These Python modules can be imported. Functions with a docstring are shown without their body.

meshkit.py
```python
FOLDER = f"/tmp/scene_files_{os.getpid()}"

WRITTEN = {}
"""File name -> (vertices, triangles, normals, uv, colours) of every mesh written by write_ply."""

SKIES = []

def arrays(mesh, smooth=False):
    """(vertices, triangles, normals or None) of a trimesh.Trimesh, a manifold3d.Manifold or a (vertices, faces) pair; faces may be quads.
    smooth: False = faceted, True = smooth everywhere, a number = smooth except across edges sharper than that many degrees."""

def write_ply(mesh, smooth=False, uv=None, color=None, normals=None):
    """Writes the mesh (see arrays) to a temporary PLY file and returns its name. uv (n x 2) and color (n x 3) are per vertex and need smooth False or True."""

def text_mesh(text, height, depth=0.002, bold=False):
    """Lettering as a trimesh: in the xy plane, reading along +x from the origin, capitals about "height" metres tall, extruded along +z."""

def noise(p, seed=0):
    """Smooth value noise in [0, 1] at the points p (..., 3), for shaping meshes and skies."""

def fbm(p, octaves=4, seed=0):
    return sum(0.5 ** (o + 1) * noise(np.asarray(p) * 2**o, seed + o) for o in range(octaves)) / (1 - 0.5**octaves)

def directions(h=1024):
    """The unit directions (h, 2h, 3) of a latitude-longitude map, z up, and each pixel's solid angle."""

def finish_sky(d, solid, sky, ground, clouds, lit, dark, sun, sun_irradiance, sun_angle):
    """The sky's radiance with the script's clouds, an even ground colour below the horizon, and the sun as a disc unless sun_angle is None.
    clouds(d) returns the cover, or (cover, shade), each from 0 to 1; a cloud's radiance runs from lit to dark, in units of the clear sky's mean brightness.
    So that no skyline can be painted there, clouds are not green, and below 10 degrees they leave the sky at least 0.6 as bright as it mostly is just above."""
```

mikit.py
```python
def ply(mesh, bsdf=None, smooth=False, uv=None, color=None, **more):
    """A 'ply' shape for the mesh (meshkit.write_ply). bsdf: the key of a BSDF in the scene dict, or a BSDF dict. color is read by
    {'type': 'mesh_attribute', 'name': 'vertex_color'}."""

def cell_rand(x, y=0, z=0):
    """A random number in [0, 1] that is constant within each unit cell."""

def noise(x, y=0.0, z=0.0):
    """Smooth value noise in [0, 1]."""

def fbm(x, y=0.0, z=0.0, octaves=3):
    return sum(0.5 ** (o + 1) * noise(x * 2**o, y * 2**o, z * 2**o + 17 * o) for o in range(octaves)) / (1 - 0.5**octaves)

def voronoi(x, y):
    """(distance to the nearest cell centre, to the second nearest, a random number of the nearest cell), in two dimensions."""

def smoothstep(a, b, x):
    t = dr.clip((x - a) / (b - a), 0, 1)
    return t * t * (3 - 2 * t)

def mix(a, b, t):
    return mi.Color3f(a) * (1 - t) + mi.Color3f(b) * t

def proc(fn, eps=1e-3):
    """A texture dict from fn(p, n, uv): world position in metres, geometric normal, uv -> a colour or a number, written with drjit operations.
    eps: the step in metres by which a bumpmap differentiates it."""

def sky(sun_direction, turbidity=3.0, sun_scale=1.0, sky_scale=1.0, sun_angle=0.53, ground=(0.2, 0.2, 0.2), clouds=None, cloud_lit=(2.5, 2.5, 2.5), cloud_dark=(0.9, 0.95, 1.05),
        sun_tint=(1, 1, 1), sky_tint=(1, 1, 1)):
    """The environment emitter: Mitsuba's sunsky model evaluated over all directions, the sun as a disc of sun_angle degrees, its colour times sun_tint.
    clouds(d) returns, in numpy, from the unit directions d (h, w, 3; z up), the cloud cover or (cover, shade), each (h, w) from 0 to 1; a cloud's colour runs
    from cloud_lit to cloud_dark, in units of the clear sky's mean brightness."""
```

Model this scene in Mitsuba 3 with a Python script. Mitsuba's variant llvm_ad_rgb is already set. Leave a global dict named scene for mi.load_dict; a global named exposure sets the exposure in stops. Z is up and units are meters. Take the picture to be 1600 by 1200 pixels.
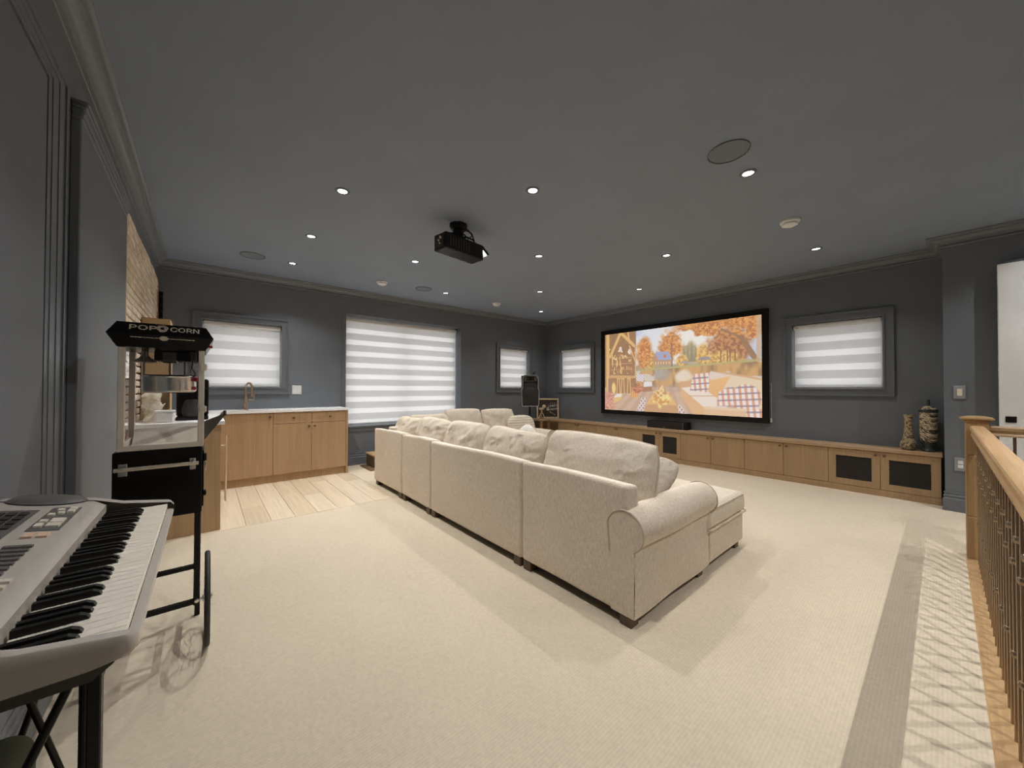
import math, random
import numpy as np
import trimesh
import manifold3d as m3
import shapely.geometry as sg
import drjit as dr
import mitsuba as mi
import mikit, meshkit
from mikit import proc, noise, fbm, smoothstep, mix, cell_rand

T = mi.ScalarTransform4f
random.seed(7)
rng = np.random.default_rng(7)
PI = math.pi
scene, labels = {}, {}

# ------------------------------------------------------------------ camera, sky, exposure, downlight strength
YAW, PITCH, ROLL, F_PX, CAM_H = 40.147, 0.713, 0.108, 566.957, 1.2137
_y, _p, _r = map(math.radians, (YAW, PITCH, ROLL))
_F = np.array([math.sin(_y) * math.cos(_p), math.cos(_y) * math.cos(_p), math.sin(_p)])
_R = np.array([math.cos(_y), -math.sin(_y), 0.0])
_U = np.cross(_R, _F)
_U2 = _U * math.cos(_r) - _R * math.sin(_r)
scene['camera'] = {
    'type': 'perspective', 'fov_axis': 'x', 'fov': math.degrees(2 * math.atan(800 / F_PX)),
    'near_clip': 0.02, 'far_clip': 400.0,
    'to_world': T().look_at(origin=[0, 0, CAM_H], target=[float(_F[0]), float(_F[1]), CAM_H + float(_F[2])], up=[float(v) for v in _U2]),
}
scene['sky'] = mikit.sky([0.3, -0.5, 0.8], turbidity=4.0, sun_scale=0.0, sky_scale=17.0, ground=(0.35, 0.35, 0.34),
                         clouds=lambda d: np.ones(d.shape[:2]), cloud_lit=(1.0, 0.995, 0.99), cloud_dark=(0.9, 0.9, 0.9))
scene['sky']['sampling_weight'] = 1.0
exposure = -0.1
LAMP_LEVEL = 5.6            # candela-like beam strength of one downlight
LAMP_TINT = (1.0, 0.982, 0.955)

# ------------------------------------------------------------------ room numbers (metres; camera foot at the origin)
XL, XB, YA, XC, YC, H = -0.465, 6.11, 6.003, 5.707, -0.01, 2.75
YBACK = -2.6
WELL = (0.55, 4.17, -1.35, -0.215)      # stairwell: x0 x1 y0 y1


# ------------------------------------------------------------------ materials
def rgb(*c):
    return {'type': 'rgb', 'value': [float(x) for x in c]}


def principled(name, col, rough=0.5, **more):
    scene[name] = {'type': 'twosided', 'bsdf': {'type': 'principled', 'base_color': col if isinstance(col, dict) else rgb(*col), 'roughness': rough, **more}}
    return name


def bumped(name, col, rough, fn, scale, eps=1e-3, **more):
    inner = {'type': 'principled', 'base_color': col if isinstance(col, dict) else rgb(*col), 'roughness': rough, **more}
    scene[name] = {'type': 'twosided', 'bsdf': {'type': 'bumpmap', 'arbitrary': proc(fn, eps), 'scale': scale, 'bsdf': inner}}
    return name


def mottled(base, amount, fx, fy, fz, amount2=0.0, f2=1.0):
    base = mi.ScalarColor3f(*base)

    def fn(p, n, uv):
        k = 1 + amount * (fbm(p.x * fx, p.y * fy, p.z * fz) - 0.5) * 2
        if amount2:
            k = k * (1 + amount2 * (noise(p.x * f2, p.y * f2, p.z * f2) - 0.5) * 2)
        return mi.Color3f(base) * k
    return proc(fn)


def wood_grain(base, dark, along='z', fine=140.0, coarse=9.0, amount=0.5):
    base, dark = mi.ScalarColor3f(*base), mi.ScalarColor3f(*dark)

    def fn(p, n, uv):
        a, b, c = {'z': (p.x, p.y, p.z), 'y': (p.x, p.z, p.y), 'x': (p.y, p.z, p.x)}[along]
        g = fbm(a * fine, b * fine, c * 2.2) * 0.6 + fbm(a * coarse + 3, b * coarse, c * 0.8) * 0.4
        return mix(base, dark, smoothstep(0.3, 0.72, g) * amount)
    return proc(fn)


WALL_C = (0.156, 0.172, 0.193)
principled('wall_paint', mottled(WALL_C, 0.05, 3, 3, 3), 0.55)
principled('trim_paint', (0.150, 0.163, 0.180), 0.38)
principled('crown_paint', (0.19, 0.207, 0.228), 0.35)
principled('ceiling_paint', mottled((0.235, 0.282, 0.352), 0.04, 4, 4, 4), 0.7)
principled('grey_plate', (0.30, 0.31, 0.33), 0.45)
principled('cream_rocker', (0.85, 0.76, 0.62), 0.4)  # even cream colour, no emission
principled('white_plastic', (0.80, 0.80, 0.79), 0.4)
principled('white_door', (0.86, 0.86, 0.85), 0.45)
principled('black_plastic', (0.008, 0.007, 0.007), 0.4, specular=0.25)
principled('black_gloss', (0.006, 0.005, 0.005), 0.25, specular=0.2)
principled('dark_grille', (0.022, 0.018, 0.016), 0.8)
principled('rubber', (0.025, 0.022, 0.020), 0.6)
principled('chrome', (0.86, 0.83, 0.79), 0.22, metallic=1.0)
principled('alu', (0.70, 0.62, 0.52), 0.5, metallic=0.25)
principled('steel_dark', (0.30, 0.27, 0.24), 0.3, metallic=1.0)
principled('bronze', (0.62, 0.48, 0.36), 0.28, metallic=1.0)
principled('knob_bronze', (0.16, 0.10, 0.065), 0.45, metallic=0.6)
principled('champagne', (0.80, 0.70, 0.57), 0.35, metallic=0.9)
principled('tan_print', (0.55, 0.47, 0.38), 0.5)
principled('quartz', mottled((0.88, 0.88, 0.87), 0.03, 20, 20, 20), 0.2)
principled('cardboard', (0.42, 0.28, 0.15), 0.8)
principled('cabinet_oak', wood_grain((0.46, 0.300, 0.165), (0.33, 0.205, 0.105), 'z', 160, 12, 0.6), 0.45)
principled('cabinet_oak_top', wood_grain((0.50, 0.340, 0.195), (0.36, 0.215, 0.125), 'y', 160, 12, 0.6), 0.4)
principled('rail_oak', wood_grain((0.52, 0.34, 0.17), (0.38, 0.215, 0.11), 'x', 130, 10, 0.6), 0.32)
principled('newel_oak', wood_grain((0.44, 0.275, 0.13), (0.31, 0.185, 0.085), 'z', 130, 10, 0.6), 0.35)
principled('pale_wood', wood_grain((0.66, 0.52, 0.36), (0.50, 0.37, 0.24), 'z', 150, 12, 0.5), 0.5)
principled('dark_wood', wood_grain((0.10, 0.065, 0.035), (0.05, 0.03, 0.018), 'x', 80, 10, 0.7), 0.45)
for i, c in enumerate([(0.72, 0.60, 0.44), (0.66, 0.545, 0.395), (0.76, 0.645, 0.485), (0.69, 0.57, 0.41)]):
    principled(f'plank_{i}', wood_grain(c, tuple(x * 0.78 for x in c), 'y', 90, 8, 0.55), 0.38)
for i, c in enumerate([(0.68, 0.58, 0.46), (0.60, 0.50, 0.39), (0.72, 0.63, 0.52)]):
    principled(f'brick_{i}', mottled(c, 0.35, 28, 28, 28), 0.85)
principled('mortar', (0.34, 0.28, 0.22), 0.9)
_CARPET = mi.ScalarColor3f(0.600, 0.512, 0.388)


def carpet_fn(p, n, uv):
    rows = dr.sin(p.y * 520.0) * (0.6 + 0.4 * dr.sin(p.x * 640.0))
    k = 1.0 + 0.055 * rows + 0.10 * (noise(p.x * 95, p.y * 95) - 0.5) + 0.08 * (fbm(p.x * 2.1, p.y * 2.1) - 0.5)
    return mi.Color3f(_CARPET) * k


principled('carpet', proc(carpet_fn), 0.95, sheen=0.15)


def fabric_fn(base, rib):
    base = mi.ScalarColor3f(*base)

    def fn(p, n, uv):
        w = noise(p.x * 230, p.y * 230, p.z * 40) * 0.55 + noise(p.x * 170 + 9, p.y * 170, p.z * 170) * 0.45
        blotch = fbm(p.x * 2.5, p.y * 2.5, p.z * 2.5)
        return mi.Color3f(base) * (0.74 + rib * w + 0.14 * blotch)
    return fn


principled('sofa_fabric', proc(fabric_fn((0.575, 0.495, 0.400), 0.46)), 0.95, sheen=0.4)
principled('cushion_fabric', proc(fabric_fn((0.595, 0.515, 0.415), 0.42)), 0.95, sheen=0.4)
principled('grey_cushion_fabric', proc(fabric_fn((0.40, 0.345, 0.28), 0.42)), 0.95, sheen=0.4)
principled('piping_fabric', (0.50, 0.42, 0.33), 0.9)
principled('white_fluff', mottled((0.72, 0.67, 0.62), 0.2, 60, 60, 60), 0.95, sheen=0.5)
principled('cream_ribbed', proc(lambda p, n, uv: mi.Color3f(0.64, 0.56, 0.45) * (0.80 + 0.25 * smoothstep(-0.6, 0.6, dr.sin(p.z * 170.0)))), 0.9, sheen=0.3)
principled('stair_brown', (0.20, 0.125, 0.07), 0.6)
principled('stair_wall', (0.30, 0.25, 0.20), 0.7)
principled('basket_weave', proc(lambda p, n, uv: mix(mi.ScalarColor3f(0.05, 0.04, 0.03), mi.ScalarColor3f(0.60, 0.48, 0.32),
           smoothstep(0.40, 0.58, fbm(p.y * 42 + p.x * 42, p.z * 130 + 4 * dr.sin(p.y * 25))))), 0.8)
principled('bottle_weave', proc(lambda p, n, uv: mix(mi.ScalarColor3f(0.10, 0.07, 0.045), mi.ScalarColor3f(0.46, 0.35, 0.22),
           smoothstep(0.32, 0.62, fbm(p.y * 110 + p.x * 110, p.z * 60)))), 0.8)
principled('urn_dark', (0.030, 0.036, 0.036), 0.35)
principled('key_white', (0.80, 0.74, 0.63), 0.3)
principled('key_black', (0.006, 0.0055, 0.005), 0.35, specular=0.25)
principled('keyboard_silver', (0.47, 0.43, 0.385), 0.40, metallic=0.2)
principled('keyboard_grey', (0.10, 0.095, 0.088), 0.5)
principled('button_cream', (0.62, 0.57, 0.47), 0.5)
principled('button_peach', (0.60, 0.42, 0.30), 0.5)
principled('green_cloth', mottled((0.055, 0.060, 0.035), 0.4, 14, 14, 14), 0.9)
principled('red_plastic', (0.30, 0.02, 0.03), 0.4)
principled('chalk_black', mottled((0.045, 0.035, 0.024), 0.3, 30, 30, 30), 0.9)
principled('chalk_white', (0.66, 0.64, 0.58), 0.9)
principled('grille_speaker', (0.175, 0.205, 0.245), 0.75)
principled('bead_white', (0.75, 0.75, 0.72), 0.5)
principled('popcorn_white', mottled((0.72, 0.66, 0.55), 0.2, 70, 70, 70), 0.9)
scene['window_glass'] = {'type': 'thindielectric', 'int_ior': 1.5}
scene['case_glass'] = {'type': 'thindielectric', 'int_ior': 1.35}
scene['blind_sheer'] = {'type': 'principledthin', 'base_color': rgb(0.95, 0.95, 0.95), 'roughness': 0.8, 'diff_trans': 1.4}
scene['blind_opaque'] = {'type': 'principledthin', 'base_color': rgb(0.80, 0.80, 0.81), 'roughness': 0.8, 'diff_trans': 0.8}
scene['lens_bsdf'] = {'type': 'diffuse', 'reflectance': rgb(0.6, 0.6, 0.6)}


# ------------------------------------------------------------------ mesh helpers
def rbox(x0, x1, y0, y1, z0, z1, b=0.003):
    """Box with chamfered edges, 24 corner points."""
    x0, x1, y0, y1, z0, z1 = min(x0, x1), max(x0, x1), min(y0, y1), max(y0, y1), min(z0, z1), max(z0, z1)
    b = min(b, 0.45 * min(x1 - x0, y1 - y0, z1 - z0))
    pts = []
    for sx in (0, 1):
        for sy in (0, 1):
            for sz in (0, 1):
                c = np.array([x1 if sx else x0, y1 if sy else y0, z1 if sz else z0], float)
                d = np.array([-b if sx else b, -b if sy else b, -b if sz else b])
                for k in range(3):
                    q = c + d
                    q[k] = c[k]
                    pts.append(q)
    return trimesh.convex.convex_hull(np.array(pts))


def box(x0, x1, y0, y1, z0, z1):
    m = trimesh.creation.box(extents=(abs(x1 - x0), abs(y1 - y0), abs(z1 - z0)))
    m.apply_translation(((x0 + x1) / 2, (y0 + y1) / 2, (z0 + z1) / 2))
    return m


def softbox(x0, x1, y0, y1, z0, z1, r=0.03, seed=0, wob=0.0, n=0.045):
    """Upholstered block: rounded box, subdivided, with slight unevenness."""
    r = min(r, 0.48 * min(x1 - x0, y1 - y0, z1 - z0))
    nx, ny, nz = (max(3, int((b - a) / n)) for a, b in ((x0, x1), (y0, y1), (z0, z1)))

    def axis(a, b, k):
        inner = np.linspace(a + r, b - r, k)
        t = np.array([0.0, 0.3, 0.7])
        return np.concatenate([a + r * t, inner, b - r * t[::-1]])
    ax, ay, az = axis(x0, x1, nx), axis(y0, y1, ny), axis(z0, z1, nz)
    V, Fc = [], []

    def face(fn, A, B, flip):
        base = sum(len(v) for v in V)
        a, b = np.meshgrid(A, B, indexing='ij')
        V.append(np.stack(fn(a.ravel(), b.ravel()), 1))
        i, j = np.meshgrid(np.arange(len(A) - 1), np.arange(len(B) - 1), indexing='ij')
        q = (i * len(B) + j).ravel() + base
        f = np.stack([q, q + len(B), q + len(B) + 1, q + 1], 1)
        Fc.append(f[:, ::-1] if flip else f)
    o = np.ones_like
    face(lambda a, b: (a, b, o(a) * z1), ax, ay, False)
    face(lambda a, b: (a, b, o(a) * z0), ax, ay, True)
    face(lambda a, b: (o(a) * x1, a, b), ay, az, False)
    face(lambda a, b: (o(a) * x0, a, b), ay, az, True)
    face(lambda a, b: (a, o(a) * y1, b), ax, az, True)
    face(lambda a, b: (a, o(a) * y0, b), ax, az, False)
    v, f = np.vstack(V), np.vstack(Fc)
    lo, hi = np.array([x0, y0, z0]) + r, np.array([x1, y1, z1]) - r
    core = np.clip(v, lo, hi)
    d = v - core
    L = np.linalg.norm(d, axis=1, keepdims=True)
    v = core + np.where(L > 1e-9, d / np.maximum(L, 1e-9) * np.minimum(L, r) * np.where(L > 0, 1, 0), 0)
    nrm = np.where(L > 1e-9, d / np.maximum(L, 1e-9), 0)
    if wob:
        k = (meshkit.fbm(v * 3.1 + seed * 7.3, 3, seed) - 0.5) * 2 * wob
        v = v + nrm * k[:, None]
    f = np.vstack([f[:, [0, 1, 2]], f[:, [0, 2, 3]]])
    m = trimesh.Trimesh(v, f, process=False)
    m.merge_vertices(digits_vertex=6)
    m.update_faces(m.nondegenerate_faces())
    return m


def cyl(p0, p1, r, sections=16, r1=None):
    p0, p1 = np.array(p0, float), np.array(p1, float)
    if r1 is None:
        return trimesh.creation.cylinder(radius=r, segment=[p0, p1], sections=sections)
    return lathe([(0, 0), (r, 0), (r1, np.linalg.norm(p1 - p0)), (0, np.linalg.norm(p1 - p0))], sections, p0, p1 - p0)


def lathe(profile, sections=24, at=(0, 0, 0), axis=(0, 0, 1)):
    m = trimesh.creation.revolve(np.array(profile, float), sections=sections)
    a = np.array(axis, float)
    m.apply_transform(trimesh.geometry.align_vectors([0, 0, 1], a / np.linalg.norm(a)))
    m.apply_translation(at)
    m.fix_normals()
    return m


def tube(points, r, sections=8, closed=False):
    P = np.array(points, float)
    n = len(P)
    tang = np.roll(P, -1, 0) - np.roll(P, 1, 0) if closed else np.gradient(P, axis=0)
    tang /= np.linalg.norm(tang, axis=1, keepdims=True) + 1e-12
    ref = np.array([0.0, 0, 1]) if abs(tang[0][2]) < 0.9 else np.array([1.0, 0, 0])
    u = np.cross(tang[0], ref)
    u /= np.linalg.norm(u)
    rings = []
    rr = np.broadcast_to(np.asarray(r, float), (n,))
    for i in range(n):
        u = u - tang[i] * (u @ tang[i])
        u /= np.linalg.norm(u) + 1e-12
        w = np.cross(tang[i], u)
        a = np.arange(sections) * 2 * PI / sections
        rings.append(P[i] + rr[i] * (np.cos(a)[:, None] * u + np.sin(a)[:, None] * w))
    v = np.vstack(rings)
    f = []
    last = n if closed else n - 1
    for i in range(last):
        for k in range(sections):
            a, b = i * sections + k, i * sections + (k + 1) % sections
            c, d = ((i + 1) % n) * sections + k, ((i + 1) % n) * sections + (k + 1) % sections
            f += [[a, b, d], [a, d, c]]
    if not closed:
        v = np.vstack([v, P[0], P[-1]])
        for k in range(sections):
            f.append([len(v) - 2, (k + 1) % sections, k])
            f.append([len(v) - 1, (n - 1) * sections + k, (n - 1) * sections + (k + 1) % sections])
    return trimesh.Trimesh(v, f, process=False)


def prism(poly, axis, a0, a1):
    """Extrude a 2-D outline along an axis; outline coordinates are the two other axes in (x,y),(x,z),(y,z) order."""
    p = poly if hasattr(poly, 'exterior') else sg.Polygon(poly)
    m = trimesh.creation.extrude_polygon(p, a1 - a0, engine='earcut')
    v = m.vertices.copy()
    if axis == 'z':
        out = np.stack([v[:, 0], v[:, 1], v[:, 2] + a0], 1)
    elif axis == 'y':
        out = np.stack([v[:, 0], v[:, 2] + a0, v[:, 1]], 1)
    else:
        out = np.stack([v[:, 2] + a0, v[:, 0], v[:, 1]], 1)
    m = trimesh.Trimesh(out, m.faces, process=True)
    m.fix_normals()
    return m


def cat(*ms):
    ms = [m for m in ms if m is not None]
    return trimesh.util.concatenate(ms)


def ring_frame(axis, pos0, pos1, outer, inner):
    """Rectangular frame: outer and inner are (a0, a1, b0, b1)."""
    o = sg.box(outer[0], outer[2], outer[1], outer[3])
    i = sg.box(inner[0], inner[2], inner[1], inner[3])
    return prism(o.difference(i), axis, pos0, pos1)


def moved(m, rot=None, loc=(0, 0, 0)):
    m = m.copy()
    if rot is not None:
        m.apply_transform(rot)
    m.apply_translation(loc)
    return m


def rotm(deg, axis, point=None):
    return trimesh.transformations.rotation_matrix(math.radians(deg), axis, point)


# ------------------------------------------------------------------ naming helpers
def numbered(key):
    if key not in scene and key not in labels and not any(k.startswith(key + '__') for k in scene):
        return key
    i = 1
    while True:
        k = f'{key}_{i:03d}'
        if k not in scene and k not in labels and not any(q.startswith(k + '__') for q in scene):
            return k
        i += 1


def thing(name, label, category, group=None):
    key = numbered(name)
    labels[key] = {'label': label, 'category': category}
    if group:
        labels[key]['group'] = group
    return key


def part(parent, name, mesh, bsdf, smooth=30, label=None, **more):
    key = numbered(f'{parent}__{name}')
    if mesh is None:
        return key
    scene[key] = mikit.ply(mesh, bsdf, smooth=smooth, **more)
    if label:
        labels[key] = {'label': label}
    return key


def solo(name, mesh, bsdf, label, category, group=None, smooth=30):
    key = thing(name, label, category, group)
    scene[key] = mikit.ply(mesh, bsdf, smooth=smooth)
    return key


def struct(name, mesh, bsdf, label, category, smooth=False):
    if mesh is not None:
        scene[name] = mikit.ply(mesh, bsdf, smooth=smooth)
    labels[name] = {'label': label, 'category': category, 'kind': 'structure'}
    return name


# ================================================================== the shell
WINDOWS = {
    'window_1': ('A', -0.043, 0.813, 1.226, 2.083),
    'window_2': ('A', 1.664, 3.765, 0.615, 2.385),
    'window_3': ('A', 4.721, 5.557, 1.226, 2.083),
    'window_4': ('B', 4.695, 5.563, 1.226, 2.083),
    'window_5': ('B', 0.449, 1.316, 1.226, 2.083),
}
TH = 0.34
outA = sg.box(XL - 0.2, -0.3, XB + 0.34, H + 0.2)
outB = sg.box(YC - 0.2, -0.3, YA + 0.0, H + 0.2)
for wall, a0, a1, z0, z1 in WINDOWS.values():
    hole = sg.box(a0, z0, a1, z1)
    if wall == 'A':
        outA = outA.difference(hole)
    else:
        outB = outB.difference(hole)
struct('wall_back', prism(outA, 'y', YA, YA + TH), 'wall_paint', 'long dark slate painted wall with the wide blind window, behind the kitchen cabinets', 'wall')
struct('wall_right', prism(outB, 'x', XB, XB + TH), 'wall_paint', 'dark slate painted wall that carries the projection screen', 'wall')
# projecting wall with the hallway, and its short return
struct('wall_hall', box(XC, XC + 0.75, YBACK, YC, -0.3, H + 0.2), 'wall_paint', 'dark slate wall beside the stair railing, with the light switch', 'wall')
struct('wall_left', box(XL - 0.25, XL, YBACK - 0.2, YA, -0.3, H + 0.2), 'wall_paint', 'dark slate painted wall on the left beside the keyboard and popcorn cart', 'wall')
struct('wall_rear', box(XL - 0.2, XC + 0.3, YBACK - 0.2, YBACK, -0.3, H + 0.2), 'wall_paint', 'dark slate wall behind the camera', 'wall')
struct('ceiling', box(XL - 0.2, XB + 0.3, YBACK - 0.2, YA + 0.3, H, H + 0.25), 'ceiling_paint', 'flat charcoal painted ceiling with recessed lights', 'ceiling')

# floor: carpet with the stairwell hole and the kitchen's plank area cut out
KX1, KY0 = 1.60, 3.955
fl = sg.box(XL - 0.2, YBACK - 0.2, XB + 0.3, YA + 0.3)
fl = fl.difference(sg.box(WELL[0], WELL[2], WELL[1], WELL[3] + 0.115)).difference(sg.box(XL - 0.3, KY0, KX1, YA + 0.4))
fl_m = prism(fl, 'z', -0.22, 0.0)
struct('floor', fl_m, 'carpet', 'cream loop carpet over the whole media room', 'carpet')
part('floor', 'subfloor', box(XL - 0.2, KX1, KY0, YA + 0.2, -0.22, -0.016), 'dark_wood', False, 'dark subfloor showing in the joints between planks')
w_pl = 0.188
x = KX1
ci = 0
while x > XL:
    x0 = max(x - w_pl, XL)
    y = KY0
    first = rng.uniform(0.35, 1.5)
    while y < YA - 0.01:
        y1 = min(y + first, YA)
        part('floor', 'plank', rbox(x0 + 0.0012, x - 0.0012, y + 0.001, y1 - 0.001, -0.015, 0.0005 - 0.001, 0.0015), f'plank_{(ci * 7 + int(first * 100)) % 4}', False)
        y = y1
        first = rng.uniform(1.0, 1.7)
        ci += 1
    x -= w_pl
part('floor', 'edge_strip', rbox(XL + 0.55, KX1 + 0.006, KY0 - 0.008, KY0 + 0.004, -0.01, 0.002, 0.001), 'plank_1', False)

# crown and baseboards, mitred along the room outline
ROOM = [(XL, YA), (XL, YBACK), (XC, YBACK), (XC, YC), (XB, YC), (XB, YA)]   # counter-clockwise seen from above


def offset_ring(d):
    n = len(ROOM)
    out = []
    for i in range(n):
        p, a, b = np.array(ROOM[i]), np.array(ROOM[i - 1]), np.array(ROOM[(i + 1) % n])
        t0, t1 = (p - a) / np.linalg.norm(p - a), (b - p) / np.linalg.norm(b - p)
        n0, n1 = np.array([-t0[1], t0[0]]), np.array([-t1[1], t1[0]])
        out.append(p + d * (n0 + n1))
    return np.array(out)


def molding(profile, z_of, segs):
    """Loft of a (distance from wall, height) profile along the chosen wall segments."""
    rings = [np.c_[offset_ring(d), np.full(len(ROOM), z_of(h))] for d, h in profile]
    R = np.stack(rings)
    n = len(ROOM)
    f, v = [], R.reshape(-1, 3)
    for s in segs:
        a, b = s, (s + 1) % n
        for k in range(len(profile) - 1):
            f += [[k * n + a, k * n + b, (k + 1) * n + b], [k * n + a, (k + 1) * n + b, (k + 1) * n + a]]
    m = trimesh.Trimesh(v, f, process=False)
    m.invert()
    return m


crown = [(0.0, -0.102), (0.018, -0.102), (0.021, -0.098), (0.020, -0.090), (0.010, -0.087), (0.011, -0.080), (0.030, -0.077)]
crown += [(0.031 + 0.045 * (1 - math.cos(t)), -0.073 + 0.043 * math.sin(t)) for t in np.linspace(0.1, PI / 2, 7)]
crown += [(0.077, -0.022), (0.092, -0.021), (0.095, -0.016), (0.106, -0.011), (0.107, 0.0)]
SEG = {'left': 0, 'rear': 1, 'hall': 2, 'return': 3, 'right': 4, 'back': 5}
NICE = {'left': 'left wall beside the keyboard', 'rear': 'wall behind the camera', 'hall': 'hall wall above the white door', 'return': 'short wall return above the vases',
        'right': 'wall above the projection screen', 'back': 'window wall over the kitchen cabinets'}
for i, (nm, s) in enumerate(SEG.items()):
    struct(f'trim_{i + 1}', molding(crown, lambda h: H + h, [s]), 'crown_paint', f'dark painted crown moulding along the {NICE[nm]}', 'crown moulding', 25)
base = [(0.0, 0.19), (0.010, 0.19), (0.011, 0.178), (0.006, 0.172), (0.007, 0.160), (0.013, 0.154), (0.013, 0.145), (0.009, 0.140), (0.010, 0.128), (0.016, 0.122), (0.018, 0.112), (0.018, 0.0)]
for nm in ('left', 'rear', 'hall', 'back'):
    struct(f'baseboard_{nm}', molding(base, lambda h: h, [SEG[nm]]), 'trim_paint', f'tall dark stepped baseboard along the {NICE[nm].replace(" above the white door", "").replace(" over the kitchen cabinets", "")}', 'baseboard', 25)


# ------------------------------------------------------------------ windows and zebra blinds
def to_wall(wall, m):
    """Meshes are made for wall A (x along, y depth into the wall, z up); wall B is the same turned a quarter."""
    if wall == 'A':
        return m
    m = m.copy()
    v = m.vertices.copy()
    m.vertices = np.stack([v[:, 1] - YA + XB, v[:, 0], v[:, 2]], 1)
    m.invert()
    return m


def casing(a0, a1, z0, z1, w=0.095):
    ms = []
    for k, (o0, o1, d) in enumerate([(0.0, w, 0.012), (w * 0.76, w, 0.036), (w * 0.60, w * 0.76, 0.022), (0.0, w * 0.20, 0.026)]):
        ms.append(ring_frame('y', YA - d, YA, (a0 - o1, a1 + o1, z0 - o1, z1 + o1), (a0 - o0, a1 + o0, z0 - o0, z1 + o0)))
    return cat(*ms)


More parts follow.
